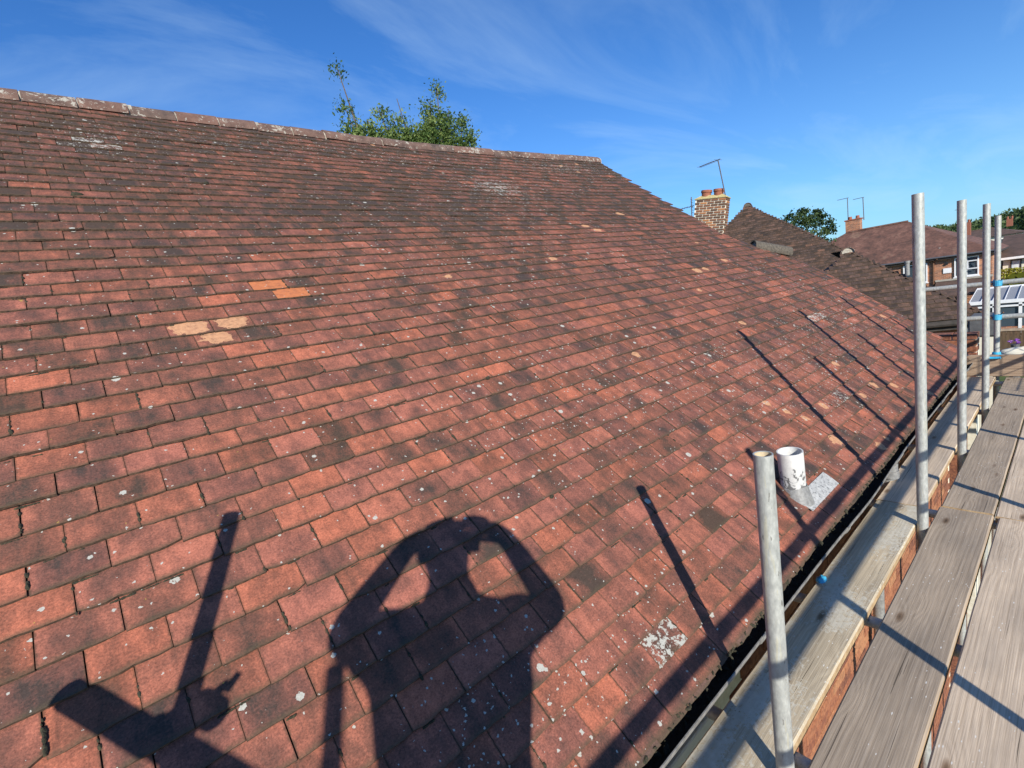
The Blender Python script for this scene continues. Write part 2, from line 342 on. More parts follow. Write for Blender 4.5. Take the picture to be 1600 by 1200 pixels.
MAT['white'] = simple('white_upvc', (0.70, 0.70, 0.70), (0.80, 0.80, 0.80), 5, 0.4, bump=0)
MAT['black'] = simple('black_plastic', (0.012, 0.012, 0.013), (0.03, 0.03, 0.03), 30, 0.4)
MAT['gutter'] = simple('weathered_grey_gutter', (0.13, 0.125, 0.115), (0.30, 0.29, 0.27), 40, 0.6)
MAT['gutter_in_shade'] = simple('gutter_silt', (0.006, 0.006, 0.005), (0.022, 0.018, 0.013), 60, 1.0, bump=0.8)  # silt, coloured near black with the shade inside the trough painted in
t = M_('flaking_white_paint', 0.6); P = t.pos(); n = t.noise(P, 38, 5, 0.62, 0.4); s_ = t.n('ShaderNodeSeparateXYZ'); t.l(P, s_.inputs[0])
f = t.math('ADD', n, t.math('MULTIPLY', t.math('SUBTRACT', s_.outputs[2], -0.68), 1.6))
t.color(t.ramp(f, [(0.475, (0.13, 0.13, 0.13)), (0.50, (0.46, 0.46, 0.45)), (0.8, (0.60, 0.60, 0.58))])); MAT['ventpaint'] = t.m
t = M_('painted_lead', 0.6); P = t.pos(); n = t.noise(P, 75, 5, 0.7); t.color(t.ramp(n, [(0.37, (0.07, 0.07, 0.07)), (0.42, (0.30, 0.30, 0.29)), (0.7, (0.50, 0.50, 0.48))])); MAT['lead'] = t.m
MAT['lead_grey'] = simple('grey_lead', (0.14, 0.14, 0.14), (0.26, 0.26, 0.25), 50, 0.5)
MAT['soffit'] = simple('dark_soffit', (0.02, 0.018, 0.015), (0.05, 0.04, 0.035), 12)
MAT['cream'] = simple('cream_render', (0.62, 0.58, 0.46), (0.76, 0.72, 0.60), 6, bump=0.2)
MAT['slate_grey'] = simple('grey_felt', (0.07, 0.07, 0.075), (0.13, 0.13, 0.13), 10)
MAT['terracotta'] = simple('terracotta_pot', (0.20, 0.060, 0.034), (0.32, 0.125, 0.075), 14)
MAT['flaunch'] = simple('mossy_flaunching', (0.30, 0.24, 0.08), (0.52, 0.44, 0.24), 18)
MAT['alu'] = simple('dull_aluminium', (0.10, 0.10, 0.11), (0.20, 0.20, 0.21), 30, 0.5, 0.5)
t = M_('window_glass', 0.06); t.color((0.05, 0.07, 0.09)); t.b.inputs['Specular IOR Level'].default_value = 0.8; MAT['glass'] = t.m
t = M_('conservatory_glazing', 0.5); t.color((0.26, 0.27, 0.29)); t.b.inputs['Specular IOR Level'].default_value = 0.3; MAT['glaze'] = t.m
MAT['curtain'] = simple('net_curtain', (0.45, 0.5, 0.55), (0.72, 0.74, 0.76), 3, bump=0)
MAT['fence'] = simple('brown_fence_wood', (0.055, 0.035, 0.02), (0.14, 0.09, 0.05), 1, mscale=(14, 14, 1.5))
MAT['grass'] = simple('grass', (0.035, 0.065, 0.015), (0.09, 0.13, 0.035), 3)
MAT['land'] = simple('land', (0.05, 0.075, 0.025), (0.12, 0.13, 0.06), 0.05, detail=8)
MAT['paving'] = simple('dark_soil_path', (0.035, 0.028, 0.02), (0.08, 0.065, 0.05), 3)
def leafmat(name, a, b, c):
    t = M_(name, 0.55); at_ = t.attr('tone'); t.color(t.ramp(at_.outputs['Fac'], [(0, a), (0.55, b), (1, c)]))
    t.b.inputs['Specular IOR Level'].default_value = 0.3
    tr = t.n('ShaderNodeBsdfTranslucent'); t.l(t.ramp(at_.outputs['Fac'], [(0, b), (1, c)]), tr.inputs[0])
    ms = t.n('ShaderNodeMixShader'); ms.inputs[0].default_value = 0.3; o = t.t.nodes['Material Output']
    t.l(t.b.outputs[0], ms.inputs[1]); t.l(tr.outputs[0], ms.inputs[2]); t.l(ms.outputs[0], o.inputs[0]); return t.m
MAT['leaf'] = leafmat('fresh_leaf', (0.035, 0.075, 0.018), (0.10, 0.16, 0.04), (0.22, 0.28, 0.08))
MAT['leaf_dark'] = leafmat('dark_leaf', (0.016, 0.036, 0.013), (0.045, 0.08, 0.025), (0.10, 0.14, 0.045))
MAT['leaf_yellow'] = leafmat('yellow_green_leaf', (0.10, 0.12, 0.01), (0.26, 0.27, 0.03), (0.42, 0.40, 0.06))
MAT['bark'] = simple('bark', (0.06, 0.045, 0.03), (0.14, 0.11, 0.08), 20)
MAT['skin'] = simple('skin', (0.42, 0.23, 0.16), (0.50, 0.29, 0.21), 20, 0.5, bump=0.05)
MAT['hair'] = simple('dark_hair', (0.02, 0.014, 0.01), (0.05, 0.035, 0.025), 80)
MAT['shirt'] = simple('navy_cotton', (0.02, 0.03, 0.06), (0.03, 0.045, 0.085), 60)
MAT['trouser'] = simple('grey_work_trousers', (0.07, 0.07, 0.07), (0.11, 0.11, 0.11), 60)
# far roofs, too far for single tiles
t = M_('far_tiled_roof', 0.9); P = t.pos(); s_ = t.n('ShaderNodeSeparateXYZ'); t.l(P, s_.inputs[0])
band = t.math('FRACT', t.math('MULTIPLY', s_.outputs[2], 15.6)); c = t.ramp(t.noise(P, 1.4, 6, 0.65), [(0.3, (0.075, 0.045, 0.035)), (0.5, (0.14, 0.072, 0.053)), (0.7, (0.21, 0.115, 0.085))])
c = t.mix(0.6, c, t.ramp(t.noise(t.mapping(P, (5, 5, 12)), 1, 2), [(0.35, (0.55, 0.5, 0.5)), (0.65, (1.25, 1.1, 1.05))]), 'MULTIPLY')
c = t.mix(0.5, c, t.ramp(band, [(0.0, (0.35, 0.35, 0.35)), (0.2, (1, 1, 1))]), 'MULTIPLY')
c = t.mix(t.math('MULTIPLY', t.math('GREATER_THAN', t.noise(P, 0.7, 6, 0.7), 0.62), 0.18), c, (0.24, 0.20, 0.13)); t.color(c); MAT['far_roof'] = t.m
t = M_('far_brown_roof', 0.9); P = t.pos(); c = t.ramp(t.noise(P, 2, 5), [(0.3, (0.06, 0.040, 0.032)), (0.7, (0.12, 0.072, 0.055))]); t.color(c); MAT['far_roof2'] = t.m

# ------------------------------------------------------------------ ground and distance
def grid_obj(name, x0, x1, y0, y1, nx, ny, zf, mat, kind='structure'):
    vs_ = [(x0 + (x1 - x0) * i / nx, y0 + (y1 - y0) * j / ny, 0) for j in range(ny + 1) for i in range(nx + 1)]
    vs_ = [(x, y, zf(x, y)) for x, y, z in vs_]
    fs = [(j * (nx + 1) + i, j * (nx + 1) + i + 1, (j + 1) * (nx + 1) + i + 1, (j + 1) * (nx + 1) + i) for j in range(ny) for i in range(nx)]
    o = mesh_obj(name, vs_, fs, mat, smooth=True); o['kind'] = kind; return o
def hill(x, y):
    d = math.hypot(x, y); k = max(0, min(1, (d - 180) / 240)); k = k * k * (3 - 2 * k)
    a = math.degrees(math.atan2(y, x))
    h = 11.4 + 2.2 * math.sin(a * 0.55 + 1.0) + 1.5 * noise.noise(Vector((x * 0.01, y * 0.01, 0)))
    return -6.02 + k * h
ground = grid_obj('ground', -2500, 2500, -2500, 2500, 100, 100, lambda x, y: hill(x, y) if math.hypot(x, y) < 700 else -6.02 + 9.5 * max(0, 1 - (math.hypot(x, y) - 700) / 500), MAT['land'])
mesh_obj('lawn', [(-20, -30, -6.0), (100, -30, -6.0), (100, 30, -6.0), (-20, 30, -6.0)], [(0, 1, 2, 3)], MAT['grass'])['kind'] = 'structure'
mesh_obj('path', [(-6, -5, -5.99), (9, -5, -5.99), (9, -0.9, -5.99), (-6, -0.9, -5.99)], [(0, 1, 2, 3)], MAT['paving'])['kind'] = 'structure'

def leaf_mesh(pts, size, rng, tone=None):
    """many small leaf faces; pts = list of (position, tone)"""
    v = []; f = []; tn = []
    for p, tt in pts:
        a = Vector((rng.gauss(0, 1), rng.gauss(0, 1), rng.gauss(0, 0.8))).normalized(); b = a.orthogonal().normalized()
        b = (Matrix.Rotation(rng.uniform(0, 6.28), 3, a) @ b); c = a.cross(b); s = size * rng.uniform(0.6, 1.3)
        k = len(v); v += [p - b * s, p + c * s * 0.42 + a * s * 0.12, p + b * s, p - c * s * 0.42 + a * s * 0.12]
        f.append((k, k + 1, k + 2, k + 3)); tn += [tt] * 4
    return v, f, tn
def leaf_obj(name, pts, size, mat, parent, rng):
    v, f, tn = leaf_mesh(pts, size, rng); o = mesh_obj(name, v, f, mat, parent)
    a = o.data.attributes.new('tone', 'FLOAT', 'POINT'); a.data.foreach_set('value', tn); return o
def blob_pts(c, r, n, rng, fill=0.5, clump=0.3):
    out_ = []; c = Vector(c); r = Vector(r)
    nc = max(6, n // 28)
    for k in range(nc):
        d = Vector((rng.gauss(0, 1), rng.gauss(0, 1), rng.gauss(0, 1))).normalized() * (rng.uniform(fill, 1) ** 0.5 if rng.random() < 0.8 else rng.uniform(0.2, 1))
        q = c + Vector((d.x * r.x, d.y * r.y, d.z * r.z)); cr2 = clump * min(r) * rng.uniform(0.5, 1.1); tt = rng.uniform(0.15, 0.85)
        for _ in range(n // nc):
            e = Vector((rng.gauss(0, 1), rng.gauss(0, 1), rng.gauss(0, 0.7))) * 0.55 * cr2
            out_.append((q + e, min(1, max(0, tt + rng.uniform(-0.2, 0.2)))))
    return out_

# ------------------------------------------------------------------ tile roofs
PITCH = 0.67916; CP, SP = math.cos(PITCH), math.sin(PITCH)
def sag(X, v):
    """how far the old roof has sunk below its true plane (m), v in courses"""
    k = max(0, min(1, (v - 8) / 29)); k = k * k * (3 - 2 * k)
    s = 0.035 + 0.065 * math.sin(math.pi * max(0, min(1, X / 6.6)))
    w = 0.004 * noise.noise(Vector((X * 1.3, v * 0.13, 3.1))) + 0.006 * noise.noise(Vector((X * 0.5, v * 0.06, 9.1)))
    return -k * s + w
def roof_pt(X, v, h):
    """point of the main slope: X along the eave, v courses up the slope, h above it"""
    s = v * 0.1
    return Vector((X, s * CP - h * SP, s * SP + h * CP + sag(X, v)))
LICHEN = [(9.0, -12.4, 0.55, 1.0, 1.0), (5.2, -10.4, 1.3, 1.5, 0.50), (7.5, -12.0, 2.2, 1.6, 0.28), (3.1, 30.9, 1.0, 2.0, 1.1), (22.6, 27.5, 3.0, 4.0, 0.95), (7.0, 33.5, 5, 1.6, 0.45),
          (17, 34.5, 9, 2.0, 0.5), (33, 35, 7, 3.0, 0.75), (33.4, -2.5, 1.4, 0.8, 0.62), (21.6, -2.2, 1.4, 1.0, 0.5), (25.5, -9.5, 1.6, 1.0, 0.55), (21, -7, 5, 4, 0.30),
          (16, -1, 6, 4, 0.22), (28, -6, 7, 4, 0.38), (36, -4, 6, 4, 0.4), (12, -4, 4, 3, 0.22), (36, 3, 4, 4, 0.35), (30, 28.5, 3, 2, 0.5), (14.5, 11, 8, 5, 0.10), (20, 20, 8, 6, 0.2)]
SPALL = {(5.5, 11): 1.3, (6, 10): 1.3, (3, 8): 0.66, (4, 8): 0.62, (3.5, 7): 0.53, (25, 16): 0.7, (30, 20): 0.7, (24.5, 17): 0.6, (16.5, -1): 0.5, (12, 10): 0.55, (18.5, 11): 0.6, (33, 8): 0.7, (28.5, 7): 0.7, (29.5, 7): 0.55,
         (28, -8): 0.45, (30, -12): 0.55, (28.5, -11): 0.5, (20.5, -9): 0.5, (20, -8): 0.45, (21, -10): 0.5, (21, -12): 0.55, (24, -14): 0.5, (23, -14): 0.45, (30, -14): 0.5, (32, -14): 0.5, (36, -9): 0.45, (41, -6): 0.7}
_sr = random.Random(12)
for k_ in list(SPALL):
    if k_ not in ((5.5, 11), (6, 10), (3, 8), (4, 8), (3.5, 7)): SPALL[k_] = SPALL[k_] * _sr.uniform(0.42, 0.85)
def tile_geom(fr, a0, a1, v0, L, rng, thick, lift, rows=3):
    """one plain tile; fr(a, v, h) gives the point. returns verts, faces, mats, local coords, edge distance"""
    NC = 7; w = a1 - a0; vs_ = []; loc = []; ed = []
    jt = [rng.gauss(0, 0.013) for _ in range(NC)]; jt[0] += abs(rng.gauss(0, 0.025)); jt[-1] += abs(rng.gauss(0, 0.025)); twist = rng.gauss(0, 0.012); dl = rng.gauss(0, 0.0013) + (0.003 if rng.random() < 0.03 else 0)
    camber = rng.uniform(0.0005, 0.0028); side = rng.gauss(0, 0.0010); ox, oy = rng.uniform(0, 50), rng.uniform(0, 50)
    clip = rng.random() < 0.10; cs = rng.choice((0, NC - 1))
    hs_ = (lift, lift * 0.42, -0.002)
    vv = (v0, v0 + 0.55 * L, v0 + L)
    def P(i, r, dh):
        s_ = i / (NC - 1); v = vv[r]
        if r == 0:
            v += jt[i] + twist * (s_ - 0.5)
            if clip and i == cs: v += rng_clip
        h = hs_[r] + (dl if r < 2 else 0) + camber * (1 - (2 * s_ - 1) ** 2) + side * (s_ - 0.5) * 2 * (1 if r < 2 else 0) + dh
        return a0 + w * s_ + twist * 0.1 * w * (r - 1), v, h
    rng_clip = rng.uniform(0.03, 0.12)
    for r in range(3):
        for i in range(NC):
            a, v, h = P(i, r, 0); vs_.append(fr(a, v, h)); loc.append((ox + a, oy + v * 0.1, 0))
            ed.append(min(v - v0, 9) * 0.1 if r == 0 else (0.0 if i in (0, NC - 1) else 0.05) if r else 0)
    # top rings just inside the border would cost faces; the edge value is only the distance to the tail
    for i in range(NC):
        a, v, h = P(i, 0, -thick); vs_.append(fr(a, v, h)); loc.append((ox + a, oy + v * 0.1 - 0.01, 0)); ed.append(0)
    for r in (1, 2):
        for i in (0, NC - 1):
            a, v, h = P(i, r, -thick); vs_.append(fr(a, v, h)); loc.append((ox + a, oy + v * 0.1, 0)); ed.append(0)
    f = []; mt = []
    for r in range(2):
        for i in range(NC - 1):
            b = r * NC + i; f.append((b, b + 1, b + 1 + NC, b + NC)); mt.append(0)
    for i in range(NC - 1): f.append((3 * NC + i, 3 * NC + 1 + i, i + 1, i)); mt.append(1)
    B3, B4 = 3 * NC, 4 * NC; f += [(B3, 0, NC, B4), (B4, NC, 2 * NC, B4 + 2), (NC - 1, B3 + NC - 1, B4 + 1, 2 * NC - 1), (2 * NC - 1, B4 + 1, B4 + 3, 3 * NC - 1)]; mt += [1] * 4
    ed = [((0, 0.06, 0.12)[k // NC], (k % NC) / (NC - 1)) for k in range(3 * NC)] + [(0, 0.5)] * (NC + 4)
    return vs_, f, mt, loc, ed
class TileSet:
    def __init__(s): s.v = []; s.f = []; s.m = []; s.loc = []; s.ed = []; s.col = []
    def add(s, g, colr):
        b = len(s.v); s.v += g[0]; s.f += [tuple(b + i for i in q) for q in g[1]]; s.m += g[2]; s.loc += g[3]; s.ed += g[4]; s.col += [colr] * len(g[0])
    def build(s, name, mats, parent=None):
        o = mesh_obj(name, s.v, s.f, mats, parent, fm=s.m); me = o.data
        a = me.attributes.new('tile', 'FLOAT_COLOR', 'POINT'); a.data.foreach_set('color', [x for c in s.col for x in c])
        a = me.attributes.new('local', 'FLOAT_VECTOR', 'POINT'); a.data.foreach_set('vector', [x for c in s.loc for x in c])
        a = me.attributes.new('edge', 'FLOAT_VECTOR', 'POINT'); a.data.foreach_set('vector', [x for e in s.ed for x in (e[0], e[1], 0)])
        return o
rng = random.Random(11)
house = thing('brick_house', 'red brick house whose weathered orange and brown clay tile roof slope fills the foreground', 'house', (2.5, 3, -6))
def verge(v):
    """right end of each course, in tile widths"""
    pts = [(-20, 44.1), (4, 44.4), (6.5, 43.6), (9, 41.6), (11, 40.3), (14.5, 38.7), (22, 39.2), (30, 39.2), (40, 39.6)]
    for (a, b), (c, d) in zip(pts, pts[1:]):
        if a <= v <= c: return b + (d - b) * (v - a) / (c - a)
    return 39
dv = []
top = 37
# boarding under the tiles
bv = []; bf = []
vals = list(range(-14, 38, 1)); NX = 30
for v in vals:
    e = verge(v) * 0.167 - 0.03
    for i in range(NX + 1):
        bv.append(roof_pt(-2.9 + (e + 2.9) * i / NX, v + 0.05, -0.012))
for j in range(len(vals) - 1):
    for i in range(NX): k = j * (NX + 1) + i; bf.append((k, k + 1, k + NX + 2, k + NX + 1))
roof = mesh_obj('roof', bv, bf, MAT['under'], house)
fr = lambda a, v, h: roof_pt(a, v, h)
tiles = []
crow = {}
for v in range(-15, 38):
    crow[v] = rng.gauss(0, 0.035)
for v in range(-15, 38):
    end = verge(v + 0.5); u0 = -17 + 0.5 * (v % 2)
    v0 = v + crow[v] if v > -15 else -14.12
    n_ = int(end - u0) + 2
    for k in range(n_):
        a, b = u0 + k, u0 + k + 1
        st_ = 0.18 if (v % 2) else 0.0
        a_, b_ = a, min(b, end + st_)
        if b_ - a_ < 0.25: continue
        wav = 0.05 * noise.noise(Vector((a * 0.16, v * 0.5, 0))) + 0.03 * noise.noise(Vector((a * 0.45, v * 1.7, 5)))
        g1, g2 = abs(rng.gauss(0, 0.0009)) + 0.0004, abs(rng.gauss(0, 0.0009)) + 0.0004
        if v == -15: v00, L = -14.12 + wav * 0.5, 0.95
        else: v00, L = v0 + wav, 1.42
        if v == -14 : L = 1.4
        lift = 0.0122
        if v == -15: continue
        if v == -14: v00 = -14.12 + wav
        geo = tile_geom(fr, a_ * 0.167 + g1, b_ * 0.167 - g2, v00, L if v > -14 else 1.55, rng, 0.0105, lift)
        um, vm = a + 0.5, v + 0.5
        li = 0.04 * rng.random() + 0.02
        for (lu, lv, ru, rv, s_) in LICHEN: li += s_ * math.exp(-((um - lu) / ru) ** 2 - ((vm - lv) / rv) ** 2)
        dk = 0.20 + 0.38 * max(0, min(1, (vm - 2) / 24)) + 0.22 * noise.noise(Vector((um * 0.09, vm * 0.12, 7)))
        dk += 0.18 * max(0, min(1, (um - 22) / 20)) * (1 if vm < 12 else 0.3)
        if rng.random() < 0.07: dk += rng.uniform(0.1, 0.3)
        if rng.random() < 0.06: dk -= rng.uniform(0.1, 0.25)
        if (k + v) % 2 == 0 and 6.5 < vm < 12.2 and 1 < um < 9: dk += 0.12
        sp_ = SPALL.get((a, v), 0.0)
        if sp_ == 0 and rng.random() < 0.010 and um > 14: sp_ = rng.uniform(0.22, 0.34)
        colr = (rng.random(), min(1, li), sp_, max(0, min(1, dk)))
        c = (geo[0][0] + geo[0][6] + geo[0][14] + geo[0][20]) / 4; d = c - CAM; z = d.dot(RZ)
        area = 0
        if z > 0.3:
            x = 800 + 742.8 * d.dot(RX) / z; y = 600 + 742.8 * d.dot(RY) / z
            if -60 < x < 1660 and -60 < y < 1290: area = 1 / z ** 2 * abs(d.normalized().dot(Vector((0, -SP, CP)))) / z * d.length
        tiles.append((area, geo, colr))
order = sorted(range(len(tiles)), key=lambda i: -tiles[i][0]); near = set(order[:300])
rest = TileSet()
for i, (ar, geo, colr) in enumerate(tiles):
    if i in near:
        ts = TileSet(); ts.add(geo, colr); o = ts.build('roof_tile', [MAT['tile'], MAT['edge']]); o.parent = roof
    else: rest.add(geo, colr)
o = rest.build('roof_tile', [MAT['tile'], MAT['edge']]); o.parent = roof; o['kind'] = 'stuff'
# eaves under-course and the mossy mortar strip in front of it
for k in range(-17, 44):
    pass
g = TileSet()
for k in range(-17, 44):
    g.add(tile_geom(fr, (k + 0.5) * 0.167 + 0.001, (k + 1.5) * 0.167 - 0.001 if k < 43 else 44.2 * 0.167, -14.26 + 0.025 * rng.gauss(0, 1), 1.0, rng, 0.011, 0.000), (rng.random(), 0.15, 0, 0.15))
o = g.build('eaves_undertile', [MAT['tile_old'], MAT['edge']]); o.parent = roof; o['kind'] = 'stuff'
# moss in the joints and along the eave
def clump(mb, c, nrm, r, el, rng):
    t1 = Vector((1, 0, 0)); t2 = Vector((0, CP, SP)); ang = el
    ax = (t1 * math.cos(ang) + t2 * math.sin(ang)); bx = nrm.cross(ax); vs_ = [c + nrm * r * 0.75]
    n_ = 7
    for ring, hh in ((0.62, 0.5), (1.0, -0.2)):
        for i in range(n_):
            q = 2 * math.pi * i / n_; k = rng.uniform(0.75, 1.2)
            vs_.append(c + (ax * math.cos(q) * 1.5 + bx * math.sin(q) * 0.8) * r * ring * k + nrm * r * hh * rng.uniform(0.6, 1.1))
    fs = [(0, 1 + i, 1 + (i + 1) % n_) for i in range(n_)] + [(1 + i, 1 + n_ + i, 1 + n_ + (i + 1) % n_, 1 + (i + 1) % n_) for i in range(n_)]
    mb.add(vs_, fs)
NRM = Vector((0, -SP, CP)); mb = MB(); rm = random.Random(5)
for _ in range(620):
    v = rm.randint(-14, 13); u = int(-2 + 36 * rm.random() ** 1.5) + 0.5 * (v % 2)
    if rm.random() < 0.55:   # in the side joint
        for j in range(rm.randint(1, 4)):
            vv = v + rm.uniform(0.02, 0.85)
            clump(mb, roof_pt(u * 0.167 + rm.gauss(0, 0.001), vv, 0.0135 * (1 - (vv - v) * 0.7)), NRM, rm.uniform(0.0028, 0.0072), math.pi / 2, rm)
    else:                    # below the tail edge
        u += rm.uniform(0.05, 0.95)
        for j in range(rm.randint(2, 7)):
            clump(mb, roof_pt((u + j * 0.045) * 0.167, v + crow[v] - 0.05, 0.003), NRM, rm.uniform(0.003, 0.006), 0, rm)
for _ in range(260):
    u = rm.uniform(3, 43.5); clump(mb, roof_pt(u * 0.167, -14.17 + rm.gauss(0, 0.05), 0.004), NRM, rm.uniform(0.003, 0.009), rm.uniform(0, 3), rm)
for (u, v, r) in ((2.1, 22.3, 0.022), (0.4, 27.0, 0.014), (6.2, 25, 0.015), (10.3, 1.1, 0.012), (9.2, -6.1, 0.010)):
    clump(mb, roof_pt(u * 0.167, v, 0.012), NRM, r, 0, rm)
o = mb.build('moss', MAT['moss'], smooth=True); o.parent = roof; o['kind'] = 'stuff'
# ridge: half round tiles bedded on mortar
def half_round(p0, p1, r, up, n=12, thick=0.013, flare=0.0, rng=None):
    p0 = Vector(p0); p1 = Vector(p1); ax = (p1 - p0).normalized(); sd = ax.cross(up).normalized(); up = sd.cross(ax).normalized(); vs_ = []
    for p in (p0, p0.lerp(p1, 0.5), p1):
        for rr in (r, r - thick):
            for i in range(n + 1):
                a = math.pi * i / n; vs_.append(p + sd * math.cos(a) * rr + up * math.sin(a) * rr * 0.96)
    N = n + 1; f = []
    for s_ in range(2):
        b = s_ * 2 * N; c = b + 2 * N
        for i in range(n): f.append((b + i, b + i + 1, c + i + 1, c + i)); f.append((b + N + i + 1, b + N + i, c + N + i, c + N + i + 1))
        f.append((b, c, c + N, b + N)); f.append((b + n, b + N + n, c + N + n, c + n))
    for i in range(n): f.append((i + 1, i, N + i, N + i + 1)); b = 4 * N; f.append((b + i, b + i + 1, b + N + i + 1, b + N + i))
    return vs_, f
RY0 = 3.045
def ridge_z(X): return 2.95 * math.tan(PITCH) + sag(X, 37.5) + 0.004
rr_ = random.Random(3); X = 6.62; k = 0; mb = MB()
while X > -2.8:
    x0 = X - 0.303; za, zb = ridge_z(X) + rr_.gauss(0, 0.003), ridge_z(x0) + rr_.gauss(0, 0.003)
    vs_, f = half_round((x0 + 0.004, RY0 + rr_.gauss(0, 0.002), zb), (X - 0.004, RY0 + rr_.gauss(0, 0.002), za), 0.112 + rr_.gauss(0, 0.0015), Vector((0, 0, 1)))
    o = mesh_obj('ridge_tile', vs_, f, MAT['ridge']); o.parent = roof; smooth_by_angle(o, 50)
    mb.box((X, RY0, za + 0.02), (0.012, 0.188, 0.125), bevel=0.03)
    X -= 0.305
vs_ = []; f = []
NB = 40
for i in range(NB + 1):
    x = -2.8 + (6.58 + 2.8) * i / NB; z = ridge_z(x)
    for dy_, dz_ in ((-0.104, -0.06), (-0.096, 0.004), (0.096, 0.004), (0.106, -0.06)): vs_.append((x, RY0 + dy_, z + dz_ + 0.006 * noise.noise(Vector((x * 9, dy_ * 9, 0)))))
for i in range(NB):
    for j in range(3): b = i * 4 + j; f.append((b, b + 4, b + 5, b + 1))
f += [(0, 1, 2, 3), (NB * 4 + 3, NB * 4 + 2, NB * 4 + 1, NB * 4)]
mb.add(vs_, f)
o = mb.build('bedding_mortar', MAT['mortar']); o.parent = roof
# rear slope, gable infill and saddle tile
bk = [roof_pt(-2.9, 37, -0.02), roof_pt(6.55, 37, -0.02)]
o = mesh_obj('rear_slope', [(-2.9, 3.12, ridge_z(-2.9) - 0.03), (6.55, 3.12, ridge_z(6.55) - 0.03), (6.9, 7.25, -0.95), (-2.9, 7.25, -0.95)], [(0, 1, 2, 3)], MAT['far_roof']); o.parent = roof
vs_, f = half_round((6.80, 0.875, 0.685), (7.24, 0.61, 0.535), 0.080, Vector((0, -SP, CP)), n=10)
o = mesh_obj('saddle_tile', vs_, f, MAT['ridge_grey']); o.parent = roof; smooth_by_angle(o, 50)
mb = MB(); mb.tube((6.83, 0.86, 0.695), (7.25, 0.61, 0.545), 0.06, n=10); o = mb.build('saddle_bedding', MAT['mortar']); o.parent = roof
# gable wall under the verge (brick), thin strip of mortar under the verge tiles
vs_ = []; f = []
vl = [-14, -6, 0, 4, 6.5, 9, 11, 14.5, 20, 26, 32, 36.9]
for v in vl:
    e = verge(v) * 0.167 - 0.06; p = roof_pt(e, v, -0.02); vs_ += [p, Vector((e, p.y, -6))]
for i in range(len(vl) - 1): f.append((2 * i, 2 * i + 2, 2 * i + 3, 2 * i + 1))
gb = mesh_obj('gable_wall', vs_, f, MAT['brick'], house)

# brick wall below the eave: mortar bed with real bricks standing proud
WY = -0.93
wall = mesh_obj('front_wall', [(-2.9, WY + 0.004, -6), (0.62, WY + 0.004, -6), (0.62, WY + 0.004, -1.0), (-2.9, WY + 0.004, -1.0),
    (1.86, WY + 0.004, -6), (7.3, WY + 0.004, -6), (7.3, WY + 0.004, -1.0), (1.86, WY + 0.004, -1.0), (0.62, WY + 0.004, -2.42), (1.86, WY + 0.004, -2.42), (0.62, WY + 0.004, -1.12), (1.86, WY + 0.004, -1.12),
    (0.62, WY + 0.1, -2.42), (1.86, WY + 0.1, -2.42), (0.62, WY + 0.1, -1.12), (1.86, WY + 0.1, -1.12)],
    [(0, 1, 2, 3), (4, 5, 6, 7), (1, 4, 9, 8), (10, 11, 7, 2), (8, 9, 13, 12), (12, 14, 10, 8), (9, 11, 15, 13)], MAT['point'], house)
bmesh_brick = {}
def brick_mesh(w, h, d, mat, seed):
    key = (round(w, 3), h, d, mat.name, seed)
    if key not in bmesh_brick:
        rb = random.Random(seed); mb = MB(); mb.box((0, 0, 0), (w, d, h), bevel=0.004)
        for v in mb.v: v += Vector((rb.gauss(0, 0.0012), rb.gauss(0, 0.001), rb.gauss(0, 0.0012)))
        me = bpy.data.meshes.new('brick'); me.from_pydata([tuple(v) for v in mb.v], [], mb.f); me.materials.append(mat); bmesh_brick[key] = me
    return bmesh_brick[key]
rb = random.Random(8); bst = MB(); btone = []; nb = 0
z = -1.04; row = 0
while z > -5.95:
    x = -2.85 - 0.11 * (row % 2)
    while x < 7.25:
        if not (x + 0.215 > 0.6 and x < 1.88 and z > -2.44 and z < -1.12):
            cx = x + 0.1075
            if cx < 7.2:
                if 1.3 < cx < 4.7 and z > -2.6 and nb < 300:
                    o = bpy.data.objects.new('brick', brick_mesh(0.215, 0.065, 0.02, MAT['brick'], rb.randint(0, 7))); link(o); o.parent = wall; nb += 1
                    o.location = (cx, WY + 0.004 + rb.gauss(0, 0.0012), z)
                else:
                    n0 = len(bst.v); bst.box((cx, WY + 0.004 + rb.gauss(0, 0.0012), z), (0.215, 0.02, 0.065)); btone += [rb.random()] * (len(bst.v) - n0)
        x += 0.225
    z -= 0.075; row += 1
o = bst.build('brick', MAT['brick']); o.parent = wall; o['kind'] = 'stuff'; a = o.data.attributes.new('tone', 'FLOAT', 'POINT'); a.data.foreach_set('value', btone)
# window under the eave
win = MB(); wx0, wx1, wz0, wz1 = 0.64, 1.84, -2.40, -1.15
for (c, d) in (((1.24, WY + 0.02, wz1 - 0.03), (1.2, 0.07, 0.06)), ((1.24, WY + 0.02, wz0 + 0.03), (1.2, 0.07, 0.06)), ((wx0 + 0.03, WY + 0.02, -1.775), (0.06, 0.07, 1.13)), ((wx1 - 0.03, WY + 0.02, -1.775), (0.06, 0.07, 1.13)), ((1.24, WY + 0.02, -1.775), (0.07, 0.07, 1.13))): win.box(c, d, bevel=0.006)
wf = win.build('window', MAT['white'], house)
for xc in (0.955, 1.525):
    p = MB(); p.box((xc, WY + 0.03, -1.775), (0.48, 0.012, 1.12)); o = p.build('pane', MAT['glass']); o.parent = wf
    for zz in (-1.31, -2.30):
        p = MB(); p.box((xc, WY - 0.02, zz), (0.49, 0.028, 0.05), bevel=0.005); o = p.build('sash', MAT['white']); o.parent = wf
